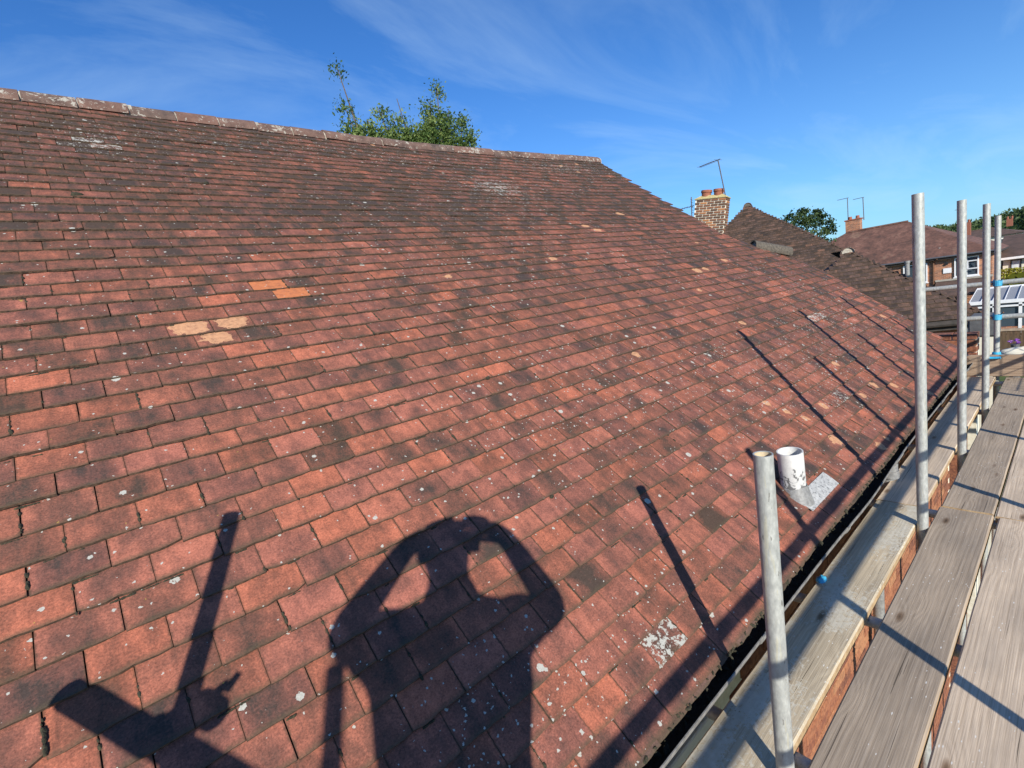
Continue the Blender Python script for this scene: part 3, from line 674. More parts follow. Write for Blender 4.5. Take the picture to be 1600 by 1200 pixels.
# soffit and fascia
mb = MB(); mb.box((2.2, -1.005, -0.985), (10.3, 0.15, 0.012)); mb.box((2.2, -1.045, -0.935), (10.3, 0.018, 0.10)); mb.build('fascia', MAT['soffit'], house)

# gutter with slight sag, joints and outlet
def gutter_c(x): return Vector((x, -1.083 - 0.010 * math.exp(-((x - 3.3) / 0.5) ** 2), -0.918 - 0.010 * math.sin((x - 0.5) * 1.1) - 0.012 * math.exp(-((x - 3.35) / 0.45) ** 2)))
vs_ = []; f = []; fm = []; NG = 60; NA = 10; ro, ri = 0.053, 0.049
for i in range(NG + 1):
    x = -2.9 + 10.32 * i / NG; c = gutter_c(x)
    for rr in (ro, ri):
        for j in range(NA + 1):
            a = math.pi + math.pi * j / NA; vs_.append(c + Vector((0, -math.cos(a) * rr * -1, math.sin(a) * rr)))
W = 2 * (NA + 1)
for i in range(NG):
    for j in range(NA):
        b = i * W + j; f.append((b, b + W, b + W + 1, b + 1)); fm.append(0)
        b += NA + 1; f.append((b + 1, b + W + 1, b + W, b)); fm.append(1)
    b = i * W; f.append((b, b + NA + 1, b + W + NA + 1, b + W)); fm.append(0)
    b = i * W + NA; f.append((b, b + W, b + W + NA + 1, b + NA + 1)); fm.append(0)
gut = mesh_obj('gutter', vs_, f, [MAT['gutter'], MAT['gutter_in_shade']], house, fm=fm); smooth_by_angle(gut, 50)
mb = MB()
for x in (-2.9, 7.42):
    c = gutter_c(x); pts = [c + Vector((0, math.cos(math.pi + math.pi * j / NA) * 0.054, math.sin(math.pi + math.pi * j / NA) * 0.054)) for j in range(NA + 1)]
    mb.add(pts + [p + Vector((0.006, 0, 0)) for p in pts], [tuple(range(NA + 1)), tuple(range(2 * NA + 1, NA, -1))] + [(j, j + 1, NA + 2 + j, NA + 1 + j) for j in range(NA)])
o = mb.build('stop_end', MAT['gutter']); o.parent = gut
def gut_ring(x, w, r, name, mat):
    vs_ = []; f = []
    for xx in (x - w / 2, x + w / 2):
        c = gutter_c(xx)
        for rr in (r + 0.006, r):
            for j in range(NA + 1):
                a = math.pi + math.pi * j / NA; vs_.append(c + Vector((0, math.cos(a) * rr, math.sin(a) * rr + 0.004)))
    N = NA + 1
    for j in range(NA): f += [(j, j + 1, 2 * N + j + 1, 2 * N + j), (N + j + 1, N + j, 3 * N + j, 3 * N + j + 1), (j + 1, j, N + j, N + j + 1), (2 * N + j, 2 * N + j + 1, 3 * N + j + 1, 3 * N + j)]
    f += [(0, 2 * N, 3 * N, N), (NA, N + NA, 3 * N + NA, 2 * N + NA)]
    o = mesh_obj(name, vs_, f, mat); o.parent = gut; return o
for x in (2.02, 5.5): gut_ring(x, 0.09, 0.0535, 'gutter_union', MAT['gutter'])
gut_ring(3.98, 0.16, 0.0535, 'gutter_outlet', MAT['gutter'])
for x in (0.9, 1.9, 2.9, 4.7, 5.9, 6.9): gut_ring(x, 0.022, 0.0535, 'gutter_bracket', MAT['gutter'])
mb = MB(); c = gutter_c(3.98); mb.tube(c + Vector((0, 0, -0.05)), c + Vector((0, 0, -0.13)), 0.042, 0.040, 20, caps=False); mb.tube(c + Vector((0, 0, -0.10)), c + Vector((0, 0, -0.15)), 0.048, 0.048, 20)
mb.tube(c + Vector((0, 0, -0.13)), Vector((c.x, -1.0, -1.36)), 0.034, 0.034, 16); mb.tube(Vector((c.x, -1.0, -1.34)), Vector((c.x, -1.0, -5.95)), 0.034, 0.034, 16)
o = mb.build('downpipe', MAT['lead_grey'], house); smooth_by_angle(o)
# silt and leaf litter lying in the gutter
mb = MB(); rs = random.Random(4)
for _ in range(260):
    x = rs.uniform(0.6, 7.2); c = gutter_c(x) + Vector((0, rs.uniform(-0.032, 0.03), -0.040 + rs.uniform(0, 0.012))); r = rs.uniform(0.003, 0.012)
    clump(mb, c, Vector((0, 0, 1)), r, rs.uniform(0, 3), rs)
o = mb.build('gutter_silt', MAT['moss'], smooth=True); o.parent = gut; o['kind'] = 'stuff'
# soil vent pipe and its lead slate
base = Vector((2.800, -0.935, -0.770)); topv = base + Vector((-0.016, 0.004, 0.250))
mb = MB(); mb.tube(base, topv, 0.058, 0.060, 28, hollow=0.006); vent = mb.build('vent_pipe', MAT['ventpaint'], house); smooth_by_angle(vent)
mb = MB(); mb.tube(base + Vector((0, -0.006, -0.030)), base + Vector((0, 0, 0.065)), 0.082, 0.0605, 28, caps=False)

o = mb.build('lead_collar', MAT['lead_grey']); o.parent = vent; smooth_by_angle(o, 60)
mb = MB(); vs_ = []; nx_, nv_ = 8, 8
for j in range(nv_ + 1):
    for i in range(nx_ + 1):
        x = 2.75 + 0.40 * i / nx_; v = -13.15 + 0.92 * j / nv_
        vs_.append(roof_pt(x, v, 0.020 + 0.004 * noise.noise(Vector((x * 16, v * 1.6, 0))) - 0.001 * j))
mb.add(vs_, [(j * 9 + i, j * 9 + i + 1, j * 9 + i + 10, j * 9 + i + 9) for j in range(nv_) for i in range(nx_)])
o = mb.build('lead_slate', MAT['lead']); o.parent = vent
sm = o.modifiers.new('thick', 'SOLIDIFY'); sm.thickness = 0.003

# ------------------------------------------------------------------ neighbour house with hipped roofs
def tiled_face(parent, O, U, D, N, inside, nu, nv, name_limit, rng, mats, dark=0.5, sag_fn=None, lift=0.014):
    """tiles on a plane: U along the courses, D up the slope; inside(u0,u1,v) clips a tile to (a0,a1) in metres or None"""
    frame = lambda a, v, h: O + U * a + D * (v * 0.1) + N * h
    ts = TileSet(); cnt = 0; lst = []
    for v in range(nv[0], nv[1]):
        for k in range(nu[0], nu[1]):
            a = (k + 0.5 * (v % 2)) * 0.167; b = a + 0.167; q = inside(a, b, v * 0.1)
            if not q or q[1] - q[0] < 0.03: continue
            dk = dark + rng.uniform(-0.2, 0.25) - (0.35 if rng.random() < 0.06 else 0)
            lst.append((tile_geom(frame, q[0] + 0.001, q[1] - 0.001, v + rng.gauss(0, 0.03), 1.4, rng, 0.011, lift), (rng.random(), 0.02, 0.0, max(0, min(1, dk)))))
    lst.sort(key=lambda g: ((g[0][0][0] - CAM).length))
    for i, (geo, c) in enumerate(lst):
        if i < name_limit:
            t_ = TileSet(); t_.add(geo, c); o = t_.build('roof_tile', mats); o.parent = parent
        else: ts.add(geo, c)
    if ts.v: o = ts.build('roof_tile', mats); o.parent = parent; o['kind'] = 'stuff'
E1 = Vector((0.915, 0.404, 0)); E2 = Vector((-0.404, 0.915, 0)); UP = Vector((0, 0, 1))
TP = math.tan(R(41))
nb_house = thing('hipped_house', 'neighbouring house with dark brown hipped tile roofs right behind the foreground roof', 'house', (14, 3, -6))
def hip_roof(apex, run, back, limit, name, rng, rd, capmat):
    """hip end facing the foreground: apex on the ridge, run = plan run of the slope, back = length of ridge"""
    A = Vector(apex); drop = run * TP; c, s_ = math.cos(R(41)), math.sin(R(41))
    e = A - UP * drop
    pl = [A, e - E1 * run - E2 * run, e - E1 * run + E2 * run, A + rd * back, e + E1 * (back + 0) - E2 * run, e + E1 * back + E2 * run]
    pl = [p - UP * 0.03 for p in pl]
    rf = mesh_obj(name, pl, [(0, 2, 1), (0, 1, 4, 3), (0, 3, 5, 2), (3, 4, 5)], MAT['under'], nb_house)
    # face towards the foreground
    N = (-E1 * s_ + UP * c); D = (E1 * c + UP * s_); O = e - E1 * run
    Ltot = run / c
    def ins(a, b, d):
        w = run - (d + 0.05) * c
        if w < 0.04: return None
        lo, hi = max(a, -w - 0.02), min(b, w + 0.02)
        return (lo, hi) if hi > lo else None
    tiled_face(rf, O, E2, D, N, ins, (-int(run / 0.167) - 2, int(run / 0.167) + 2), (0, int(Ltot / 0.1)), limit, rng, [MAT['tile_old'], MAT['edge']], 0.35)
    # street side face (towards -Y), seen at a glance
    N2 = (-E2 * s_ + UP * c); D2 = (E2 * c + UP * s_); O2 = e - E2 * run
    def ins2(a, b, d):
        lo = max(a, -run + (d + 0.05) * c); hi = min(b, back)
        return (lo, hi) if hi > lo else None
    tiled_face(rf, O2, E1, D2, N2, ins2, (-int(run / 0.167) - 2, int(back / 0.167) + 1), (0, int(Ltot / 0.1)), 0, rng, [MAT['tile_old'], MAT['edge']], 0.35)
    # ridge tiles, the open end filled with pale mortar
    x = -0.08
    while x < back:
        vs_, f = half_round(A + rd * x - UP * 0.05, A + rd * (x + 0.44) - UP * 0.05, 0.125, UP, n=10)
        o = mesh_obj('ridge_tile', vs_, f, MAT['ridge']); o.parent = rf; smooth_by_angle(o, 50); x += 0.45
    q = A + E1 * (-0.06) - UP * 0.05; pts = [q + E2 * math.cos(math.pi * i / 10) * 0.111 + UP * math.sin(math.pi * i / 10) * 0.107 for i in range(11)]
    o = mesh_obj('ridge_end', pts + [p + E1 * 0.05 for p in pts], [tuple(range(11))] + [(i + 1, i, 11 + i, 12 + i) for i in range(10)], capmat); o.parent = rf
    return rf
rn = random.Random(21)
hip_roof((16.73, 5.12, 2.40), 3.86, 5.0, 150, 'roof', rn, E1, MAT['ridge_grey'])
hip_roof((11.93, 1.20, 0.46), 1.60, 2.0, 150, 'roof', rn, Vector((0.962, 0.272, 0)), MAT['mortar'])
# walls, eaves of the neighbour
def wbox(mb, c, d, ang=math.atan2(0.404, 0.915), mi=0): mb.box(c, d, Matrix.Rotation(ang, 3, 'Z'), mi)
mb = MB(); wbox(mb, Vector((12.0, 1.11, -3.55)) + E1 * 1.2, (5.0, 2.6, 5.0)); wbox(mb, Vector((16.73, 5.12, -3.55)) + E1 * 2.5, (11.6, 7.0, 5.0)); mb.build('wall', MAT['brick'], nb_house)
mb = MB(); q = Vector((12.0, 1.11, -1.04)) - E1 * 1.49; wbox(mb, q, (0.12, 3.1, 0.14)); mb.build('fascia', MAT['soffit'], nb_house)
mb = MB(); q = Vector((12.0, 1.11, -0.99)) - E1 * 1.61; mb.tube(q - E2 * 1.62, q + E2 * 1.6, 0.055, n=10); mb.build('gutter', MAT['soffit'], nb_house)
# chimney of the next pair
chim = thing('brick_chimney', 'leaning brown brick chimney with pale mortar joints and two terracotta pots', 'chimney', (15.7, 5.75, -1.0))
CR = Matrix.Rotation(R(9.5), 3, Vector((0.87, 0.44, 0.0))) @ Matrix.Rotation(R(9), 3, 'Z')
CO = Vector((15.72, 5.75, 2.72))
def cpt(x, y, z): return CO + CR @ Vector((x, y, z))
hw, hd = 0.20, 0.475    # half size along X (depth) and Y (width)
mb = MB(); mb.box(cpt(0, 0, -1.3), (2 * hw - 0.02, 2 * hd - 0.02, 2.6), CR); stack = mb.build('stack', MAT['point'], chim)
rc = random.Random(6); z = -0.04; row = 0; nbk = 0
while z > -1.55:
    per = [(-hd + 0.03 + 0.1125 * 0, 1)]
    y = -hd - 0.11 * (row % 2)
    while y < hd - 0.02:
        a, b = max(y, -hd), min(y + 0.213, hd)
        if b - a > 0.05:
            for sx in (-1, 1):
                if sx == 1 and row > 13: continue
                o = bpy.data.objects.new('brick', brick_mesh(b - a - 0.012, 0.054, 0.03, MAT['cbrick'], rc.randint(0, 3))); link(o); o.parent = stack
                mm_ = (CR @ Matrix.Rotation(R(90), 3, 'Z')).to_4x4(); mm_.translation = cpt(sx * (hw - 0.006), (a + b) / 2, z); o.matrix_world = mm_
        y += 0.225
    x = -hw + (0.105 if row % 2 else 0.0)
    while x < hw - 0.03:
        a, b = x, min(x + 0.213, hw)
        if b - a > 0.05:
            o = bpy.data.objects.new('brick', brick_mesh(b - a - 0.012, 0.054, 0.03, MAT['cbrick'], rc.randint(0, 3))); link(o); o.parent = stack
            mm_ = CR.to_4x4(); mm_.translation = cpt((a + b) / 2, -hd + 0.006, z); o.matrix_world = mm_
        x += 0.225
    z -= 0.075; row += 1
mb = MB(); mb.box(cpt(0, 0, 0.02), (2 * hw + 0.04, 2 * hd + 0.04, 0.04), CR, bevel=0.008)
vs_ = [cpt(-hw, -hd, 0.04), cpt(hw, -hd, 0.04), cpt(hw, hd, 0.04), cpt(-hw, hd, 0.04), cpt(-0.08, -hd + 0.14, 0.13), cpt(0.08, -hd + 0.14, 0.13), cpt(0.08, hd - 0.14, 0.13), cpt(-0.08, hd - 0.14, 0.13)]
mb.add(vs_, [(0, 1, 5, 4), (1, 2, 6, 5), (2, 3, 7, 6), (3, 0, 4, 7), (4, 5, 6, 7)]); mb.build('flaunching', MAT['flaunch'], chim)
for yy, lean in ((0.20, 0.0), (-0.18, 0.02)):
    mb = MB(); mb.tube(cpt(0, yy, 0.06), cpt(0, yy, 0.26), 0.135, 0.150, 18, hollow=0.02); mb.tube(cpt(0, yy, 0.22), cpt(0, yy, 0.29), 0.165, 0.165, 18, hollow=0.02)
    o = mb.build('chimney_pot', MAT['terracotta'], chim); smooth_by_angle(o, 40)
def yagi(name, label, base, top, boomdir, blen, elems, elen, mat, group=None, r=0.02, boom_at=1.0, grid=False):
    t_ = thing(name, label, 'aerial', base, group); base = Vector(base); top = Vector(top); bd = Vector(boomdir).normalized()
    mb = MB(); mb.tube(base, top, r, n=8); mb.build('mast', MAT['alu'], t_)
    c = base.lerp(top, boom_at); mb = MB(); mb.tube(c - bd * blen * 0.12, c + bd * blen, r * 0.6, n=6)
    sd = bd.cross(Vector((0, 0, 1))).normalized()
    for i in range(elems):
        p = c + bd * blen * (i / (elems - 1)) ** 0.9; ll = elen * (1 - 0.35 * i / elems) * 0.5
        mb.tube(p - sd * ll, p + sd * ll, r * 0.3, n=5)
    if grid:
        for q in (-0.12, -0.04, 0.04, 0.12, 0.2, -0.2): mb.tube(c - bd * 0.02 - sd * 0.2 + UP * q, c - bd * 0.02 + sd * 0.2 + UP * q, r * 0.3, n=5)
    mb.build('antenna', MAT['alu'], t_); return t_
yagi('tv_aerial', 'tall thin television aerial rising above the leaning chimney', cpt(-0.05, -hd + 0.02, -0.1), (15.5, 5.37, 3.78), (0.2, 0.95, 0.0), 0.68, 8, 0.35, MAT['alu'], r=0.018)
yagi('tv_aerial', 'low television aerial with reflector on the left side of the leaning chimney', cpt(-0.1, hd + 0.05, -0.9), (15.55, 6.35, 2.95), (-0.3, 1.0, -0.02), 0.62, 9, 0.42, MAT['alu'], r=0.018, boom_at=0.72, grid=True)
# pier and render behind the end of the gutter
def brick_block(name, label, cat, x, y0, y1, z0, z1, depth, rows):
    t_ = thing(name, label, cat, (x, (y0 + y1) / 2, -6)); mb = MB(); mb.box((x + depth / 2, (y0 + y1) / 2, (z0 + z1) / 2 - 0.012), (depth - 0.03, y1 - y0 - 0.006, z1 - z0 - 0.024)); core = mb.build('wall_core', MAT['point'], t_)
    r = random.Random(9); z = z1 - 0.034; k = 0; mst = MB(); tn = []
    while k < rows:
        y = y0 - 0.11 * (k % 2)
        while y < y1:
            a, b = max(y, y0), min(y + 0.215, y1)
            if b - a > 0.06:
                for dx_ in (0.045, 0.160):
                    if dx_ > 0.1 and k > 2: continue
                    o = bpy.data.objects.new('brick', brick_mesh(b - a, 0.065, 0.1025, MAT['brick'], r.randint(0, 5))); link(o); o.parent = core
                    mm_ = Matrix.Rotation(R(90), 4, 'Z'); mm_.translation = (x + dx_, (a + b) / 2, z); o.matrix_world = mm_
            y += 0.225
        z -= 0.075; k += 1
    return t_
brick_block('brick_pier', 'orange brick pier with white joints just past the far end of the gutter', 'wall', 8.0, -1.08, -0.2, -6, -0.74, 0.24, 14)
sh = thing('rendered_pier', 'slim cream rendered pier with grey top beyond the far scaffold poles', 'pier', (9.2, -1.0, -6))
mb = MB(); mb.box((9.2, -1.03, -3.47), (0.4, 0.26, 5.06)); mb.build('wall', MAT['cream'], sh)
mb = MB(); mb.box((9.2, -1.03, -0.80), (0.44, 0.28, 0.27), bevel=0.02); mb.build('roof', MAT['slate_grey'], sh)
# grey flue standing on the lower hip
fl = thing('roof_flue', 'short grey flue pipe on the edge of the dark brown hipped roof', 'flue', (11.5, 0.2, -0.2))
mb = MB(); mb.tube((11.55, 0.20, -0.15), (11.55, 0.20, 0.09), 0.036, n=14, hollow=0.006); mb.build('pipe', MAT['lead_grey'], fl)
mb = MB(); mb.tube((11.55, 0.20, 0.07), (11.55, 0.20, 0.11), 0.044, n=14, hollow=0.01); mb.build('cowl', MAT['lead_grey'], fl)

# ------------------------------------------------------------------ houses further off
def far_hip(parent, x0, x1, y0, y1, ze, pitch, mat, oh=0.35, name='roof', er=None):
    """hip roof over the plan box"""
    t_ = math.tan(R(pitch)); X0, X1, Y0, Y1 = x0 - oh, x1 + oh, y0 - oh, y1 + oh; w = min(X1 - X0, Y1 - Y0) / 2; h = w * t_
    if X1 - X0 > Y1 - Y0: r0, r1 = (X0 + w, (Y0 + Y1) / 2, ze + h), (X1 - w, (Y0 + Y1) / 2, ze + h); fs = [(0, 1, 5, 4), (1, 2, 5), (2, 3, 4, 5), (3, 0, 4)]
    else: er = er or w; r0, r1 = ((X0 + X1) / 2, Y0 + er, ze + h), ((X0 + X1) / 2, Y1 - er, ze + h); fs = [(0, 1, 4), (1, 2, 5, 4), (2, 3, 5), (3, 0, 4, 5)]
    vs_ = [(X0, Y0, ze), (X1, Y0, ze), (X1, Y1, ze), (X0, Y1, ze), r0, r1] + [(X0, Y0, ze - 0.14), (X1, Y0, ze - 0.14), (X1, Y1, ze - 0.14), (X0, Y1, ze - 0.14)]
    o = mesh_obj(name, vs_, fs + [(0, 6, 7, 1), (1, 7, 8, 2), (2, 8, 9, 3), (3, 9, 6, 0), (9, 8, 7, 6)], [mat, MAT['soffit']], parent, fm=[0] * 4 + [1] * 5)
    # ridge and hip tiles as one raised roll
    mb = MB()
    def roll(a, b):
        a, b = Vector(a), Vector(b); n_ = max(2, int((b - a).length / 0.45))
        for i in range(n_): mb.tube(a.lerp(b, i / n_), a.lerp(b, (i + 0.96) / n_), 0.11, n=8)
    roll(r0, r1)
    o2 = mb.build('ridge_roll', MAT['far_roof'] if mat is MAT['far_roof'] else MAT['far_roof2']); o2.parent = o
    return o, r0, r1
t = M_('far_brick_wall', 0.9); P = t.pos(); br = t.n('ShaderNodeTexBrick'); sx = t.n('ShaderNodeSeparateXYZ'); t.l(P, sx.inputs[0]); cx_ = t.n('ShaderNodeCombineXYZ'); t.l(t.math('ADD', sx.outputs[0], sx.outputs[1]), cx_.inputs[0]); t.l(sx.outputs[2], cx_.inputs[1]); t.l(cx_.outputs[0], br.inputs['Vector'])
br.inputs['Color1'].default_value = (0.18, 0.060, 0.032, 1); br.inputs['Color2'].default_value = (0.46, 0.165, 0.07, 1); br.inputs['Mortar'].default_value = (0.38, 0.30, 0.22, 1)
br.inputs['Scale'].default_value = 1; br.inputs['Brick Width'].default_value = 0.225; br.inputs['Row Height'].default_value = 0.075; br.inputs['Mortar Size'].default_value = 0.009
t.color(br.outputs['Color']); MAT['far_brick'] = t.m
def far_window(parent, x, y0, y1, z0, z1, bars, wall_only=False):
    f = MB(); b = 0.07
    f.box((x - 0.03, (y0 + y1) / 2, z1 - b / 2), (0.1, y1 - y0, b)); f.box((x - 0.03, (y0 + y1) / 2, z0 + b / 2), (0.1, y1 - y0, b))
    f.box((x - 0.03, y0 + b / 2, (z0 + z1) / 2), (0.1, b, z1 - z0 - 2 * b)); f.box((x - 0.03, y1 - b / 2, (z0 + z1) / 2), (0.1, b, z1 - z0 - 2 * b))
    for q in bars: f.box((x - 0.03, q, (z0 + z1) / 2), (0.1, b, z1 - z0 - 2 * b))
    o = f.build('window', MAT['white'], parent); p = MB(); p.box((x + 0.0, (y0 + y1) / 2, (z0 + z1) / 2), (0.02, y1 - y0 - 0.1, z1 - z0 - 0.1)); g_ = p.build('pane', MAT['glass']); g_.parent = o
    p = MB(); p.box((x + 0.08, (y0 + y1) / 2, z0 + (z1 - z0) * 0.42), (0.02, (y1 - y0) * 0.35, (z1 - z0) * 0.75)); g_ = p.build('curtain', MAT['curtain']); g_.parent = o
    p = MB(); p.box((x - 0.07, (y0 + y1) / 2, z0 - 0.04), (0.16, y1 - y0 + 0.1, 0.07)); g_ = p.build('sill', MAT['white']); g_.parent = o
    return o
h4 = thing('brick_semi', 'long hipped brick house with brown tile roof and white windows beyond the scaffold poles', 'house', (51, 9, -6))
mb = MB(); mb.box((51.6, 9.6, -3.5), (8.6, 14.8, 5.0)); mb.build('wall', MAT['far_brick'], h4)
far_hip(h4, 47.3, 55.9, 2.2, 17.0, -0.97, 33.8, MAT['far_roof'], er=5.6)
mb = MB(); mb.box((46.95, 9.6, -0.98), (0.06, 15.3, 0.12)); mb.build('fascia', MAT['soffit'], h4)
mb = MB(); mb.tube((46.88, 1.9, -0.93), (46.88, 17.2, -0.93), 0.06, n=8); mb.build('gutter', MAT['alu'], h4)
w_ = far_window(h4, 47.28, 2.85, 4.12, -2.48, -1.14, (3.48,))
far_window(h4, 47.28, 5.6, 7.0, -2.62, -1.22, (6.3,))
p = MB(); rot = Matrix.Rotation(R(-14), 3, 'Y'); p.box((47.02, 3.15, -1.98), (0.05, 0.55, 0.07), rot); p.box((47.14, 3.15, -1.45), (0.05, 0.55, 0.06), rot); p.box((47.08, 2.9, -1.72), (0.05, 0.06, 0.6), rot); p.box((47.08, 3.4, -1.72), (0.05, 0.06, 0.6), rot); o = p.build('open_casement', MAT['white']); o.parent = w_
mb = MB(); mb.box((47.27, 4.5, -1.95), (0.05, 0.45, 0.36)); mb.build('plaque', MAT['white'], h4)
mb = MB(); mb.tube((47.26, 4.53, -1.45), (47.2, 4.53, -1.45), 0.09, n=12); mb.build('wall_vent', MAT['black'], h4)
mb = MB(); mb.tube((47.2, 5.25, -1.1), (47.2, 5.25, -3.4), 0.055, n=8); mb.tube((47.2, 5.25, -1.2), (46.9, 5.0, -1.0), 0.055, n=8); mb.build('downpipe', MAT['rust'], h4)
mb = MB(); mb.tube((48.0, 5.03, -0.9), (48.0, 5.03, -0.25), 0.07, n=10, hollow=0.01); mb.build('vent_pipe', MAT['lead_grey'], h4)
# lean-to roof with pale verge under the windows
vs_ = [(47.25, 2.2, -2.68), (47.25, 5.1, -2.68), (45.1, 5.1, -3.55), (45.1, 2.2, -3.55)]
lt = MB(); lt.add([Vector(v) for v in vs_] + [Vector(v) - Vector((0, 0, 0.12)) for v in vs_], [(3, 2, 1, 0), (4, 5, 6, 7), (0, 1, 5, 4), (1, 2, 6, 5), (2, 3, 7, 6), (3, 0, 4, 7)]); lt.build('lean_to_roof', MAT['far_roof2'], h4)
lt = MB(); lt.box((47.2, 3.65, -2.62), (0.12, 3.0, 0.13)); lt.build('lead_flashing', MAT['mortar'], h4)
ch4 = thing('brick_chimney', 'small brick chimney with two aerials on the ridge of the long hipped house', 'chimney', (52.2, 11.3, 2))
mb = MB(); mb.box((52.2, 11.3, 2.3), (0.75, 1.05, 1.7)); mb.build('stack', MAT['far_brick'], ch4)
mb = MB(); mb.box((52.2, 11.3, 3.18), (0.85, 1.2, 0.10)); mb.build('cap', MAT['terracotta'], ch4)
for yy in (11.55, 11.0): mb = MB(); mb.tube((52.2, yy, 3.22), (52.2, yy, 3.48), 0.15, 0.13, n=12); mb.build('chimney_pot', MAT['terracotta'], ch4)
yagi('tv_aerial', 'left of the two far aerials on the small ridge chimney', (52.4, 11.75, 3.0), (52.4, 11.75, 5.15), (0, 1, 0), 0.75, 6, 0.5, MAT['alu'], r=0.035)
yagi('tv_aerial', 'right of the two far aerials on the small ridge chimney', (52.5, 10.62, 3.0), (52.4, 10.62, 4.9), (0, 1, 0), 0.7, 6, 0.5, MAT['alu'], r=0.035)
# conservatory in front of that house
cs = thing('conservatory', 'white framed conservatory with grey glazed roof behind the far scaffold rails', 'conservatory', (43, 0, -6))
mb = MB(); zb, zf = -3.32, -3.88; yL, yR = 2.7, -5.0
mb.box((45.0, (yL + yR) / 2, zb), (0.14, yL - yR, 0.16)); mb.box((41.5, (yL + yR) / 2, zf), (0.16, yL - yR, 0.20)); mb.box((41.5, (yL + yR) / 2, zf - 0.28), (0.12, yL - yR, 0.10))
d_ = Vector((41.5 - 45.0, 0, zf - zb)); rot = Matrix.Rotation(math.atan2(zf - zb, -3.5) * -1 + math.pi, 3, 'Y')
for k in range(16):
    y = yL - (yL - yR) * k / 15; a, b = Vector((45.0, y, zb + 0.05)), Vector((41.5, y, zf + 0.09)); mb.tube(a, b, 0.022, n=6)
for k in range(8): y = yL - (yL - yR) * k / 7; mb.box((41.5, y, -4.95), (0.12, 0.14, 2.1))
mb.box((41.5, (yL + yR) / 2, -4.75), (0.10, yL - yR, 0.09)); mb.build('frame', MAT['white'], cs)
mb = MB(); mb.add([Vector((45, yL, zb)), Vector((45, yR, zb)), Vector((41.5, yR, zf + 0.03)), Vector((41.5, yL, zf + 0.03))], [(0, 1, 2, 3)]); mb.build('roof_glazing', MAT['glaze'], cs)
mb = MB(); mb.box((41.55, (yL + yR) / 2, -4.9), (0.03, yL - yR, 2.0)); mb.build('pane', MAT['glass'], cs)
mb = MB(); mb.box((41.56, (yL + yR) / 2, -5.72), (0.2, yL - yR + 0.1, 0.6)); mb.build('dwarf_wall', MAT['far_brick'], cs)
# garden fence with individual boards
fe = thing('garden_fence', 'dark brown close boarded garden fence below the conservatory', 'fence', (30, 0, -6))
mb = MB(); mb.box((30.06, -2.1, -4.15), (0.05, 5.6, 0.09)); mb.box((30.06, -2.1, -5.4), (0.05, 5.6, 0.09)); mb.build('rail', MAT['fence'], fe)
for k in range(38):
    mb = MB(); y = 0.62 - k * 0.148; mb.box((30.0, y, -4.98), (0.022, 0.142, 1.98)); mb.build('fence_board', MAT['fence'], fe)
mb = MB(); mb.box((30.0, -2.1, -3.93), (0.10, 5.7, 0.10)); mb.build('capping', MAT['board_grey'], fe)
pt = thing('flower_pot', 'pot of purple flowers standing in front of the brown fence', 'flower pot', (28.5, -0.1, -4.6))
mb = MB(); mb.tube((28.5, -0.12, -4.62), (28.5, -0.12, -4.32), 0.10, 0.14, 12); mb.tube((28.5, -0.12, -6), (28.5, -0.12, -4.62), 0.16, 0.16, 12); mb.build('pot', MAT['slate_grey'], pt)
MAT['petal'] = leafmat('purple_petal', (0.16, 0.04, 0.30), (0.35, 0.12, 0.55), (0.75, 0.5, 0.8))
leaf_obj('flowers', blob_pts((28.5, -0.12, -4.18), (0.17, 0.17, 0.13), 90, random.Random(2)), 0.06, MAT['petal'], pt, random.Random(2))
# pale extension with dark framed window, yellow hedge
h5 = thing('pale_extension', 'cream extension with white fascia and dark framed window at the right edge', 'house', (55, 0, -6))
mb = MB(); mb.box((56, -1.0, -3.9), (8, 6.1, 4.25)); mb.build('wall', MAT['cream'], h5)
vs_ = [(51.6, 2.35, -1.72), (51.6, -4.2, -1.72), (56.5, -4.2, -0.2), (56.5, 2.35, -0.2)]
lt = MB(); lt.add([Vector(v) for v in vs_] + [Vector(v) - Vector((0, 0, 0.1)) for v in vs_], [(3, 2, 1, 0), (4, 5, 6, 7), (0, 1, 5, 4), (1, 2, 6, 5), (2, 3, 7, 6), (3, 0, 4, 7)]); lt.build('roof', MAT['far_roof2'], h5)
mb = MB(); mb.box((51.55, -0.95, -1.80), (0.08, 6.6, 0.16)); mb.build('fascia', MAT['white'], h5)
mb = MB(); mb.box((51.97, 1.62, -2.42), (0.08, 0.06, 0.9)); mb.box((51.97, 1.12, -2.42), (0.08, 0.06, 0.9)); mb.box((51.97, 1.37, -2.0), (0.08, 0.56, 0.06)); wf5 = mb.build('window', MAT['black'], h5)
mb = MB(); mb.box((51.99, 1.37, -2.42), (0.03, 0.5, 0.84)); o = mb.build('pane', MAT['curtain']); o.parent = wf5
hg = thing('hedge', 'clipped yellow green hedge in front of the cream extension', 'hedge', (50, 0.0, -6))
rh = random.Random(14); pts = [(Vector((50 + rh.uniform(-0.5, 0.5), rh.uniform(-4, 2.0), -6 + 3.55 * rh.random() ** 0.5)), rh.random()) for _ in range(5200)]
leaf_obj('foliage', pts, 0.10, MAT['leaf_yellow'], hg, rh)
mb = MB(); mb.box((50, -1.0, -4.35), (0.8, 5.7, 3.1)); mb.build('inner_growth', MAT['leaf_yellow'], hg)
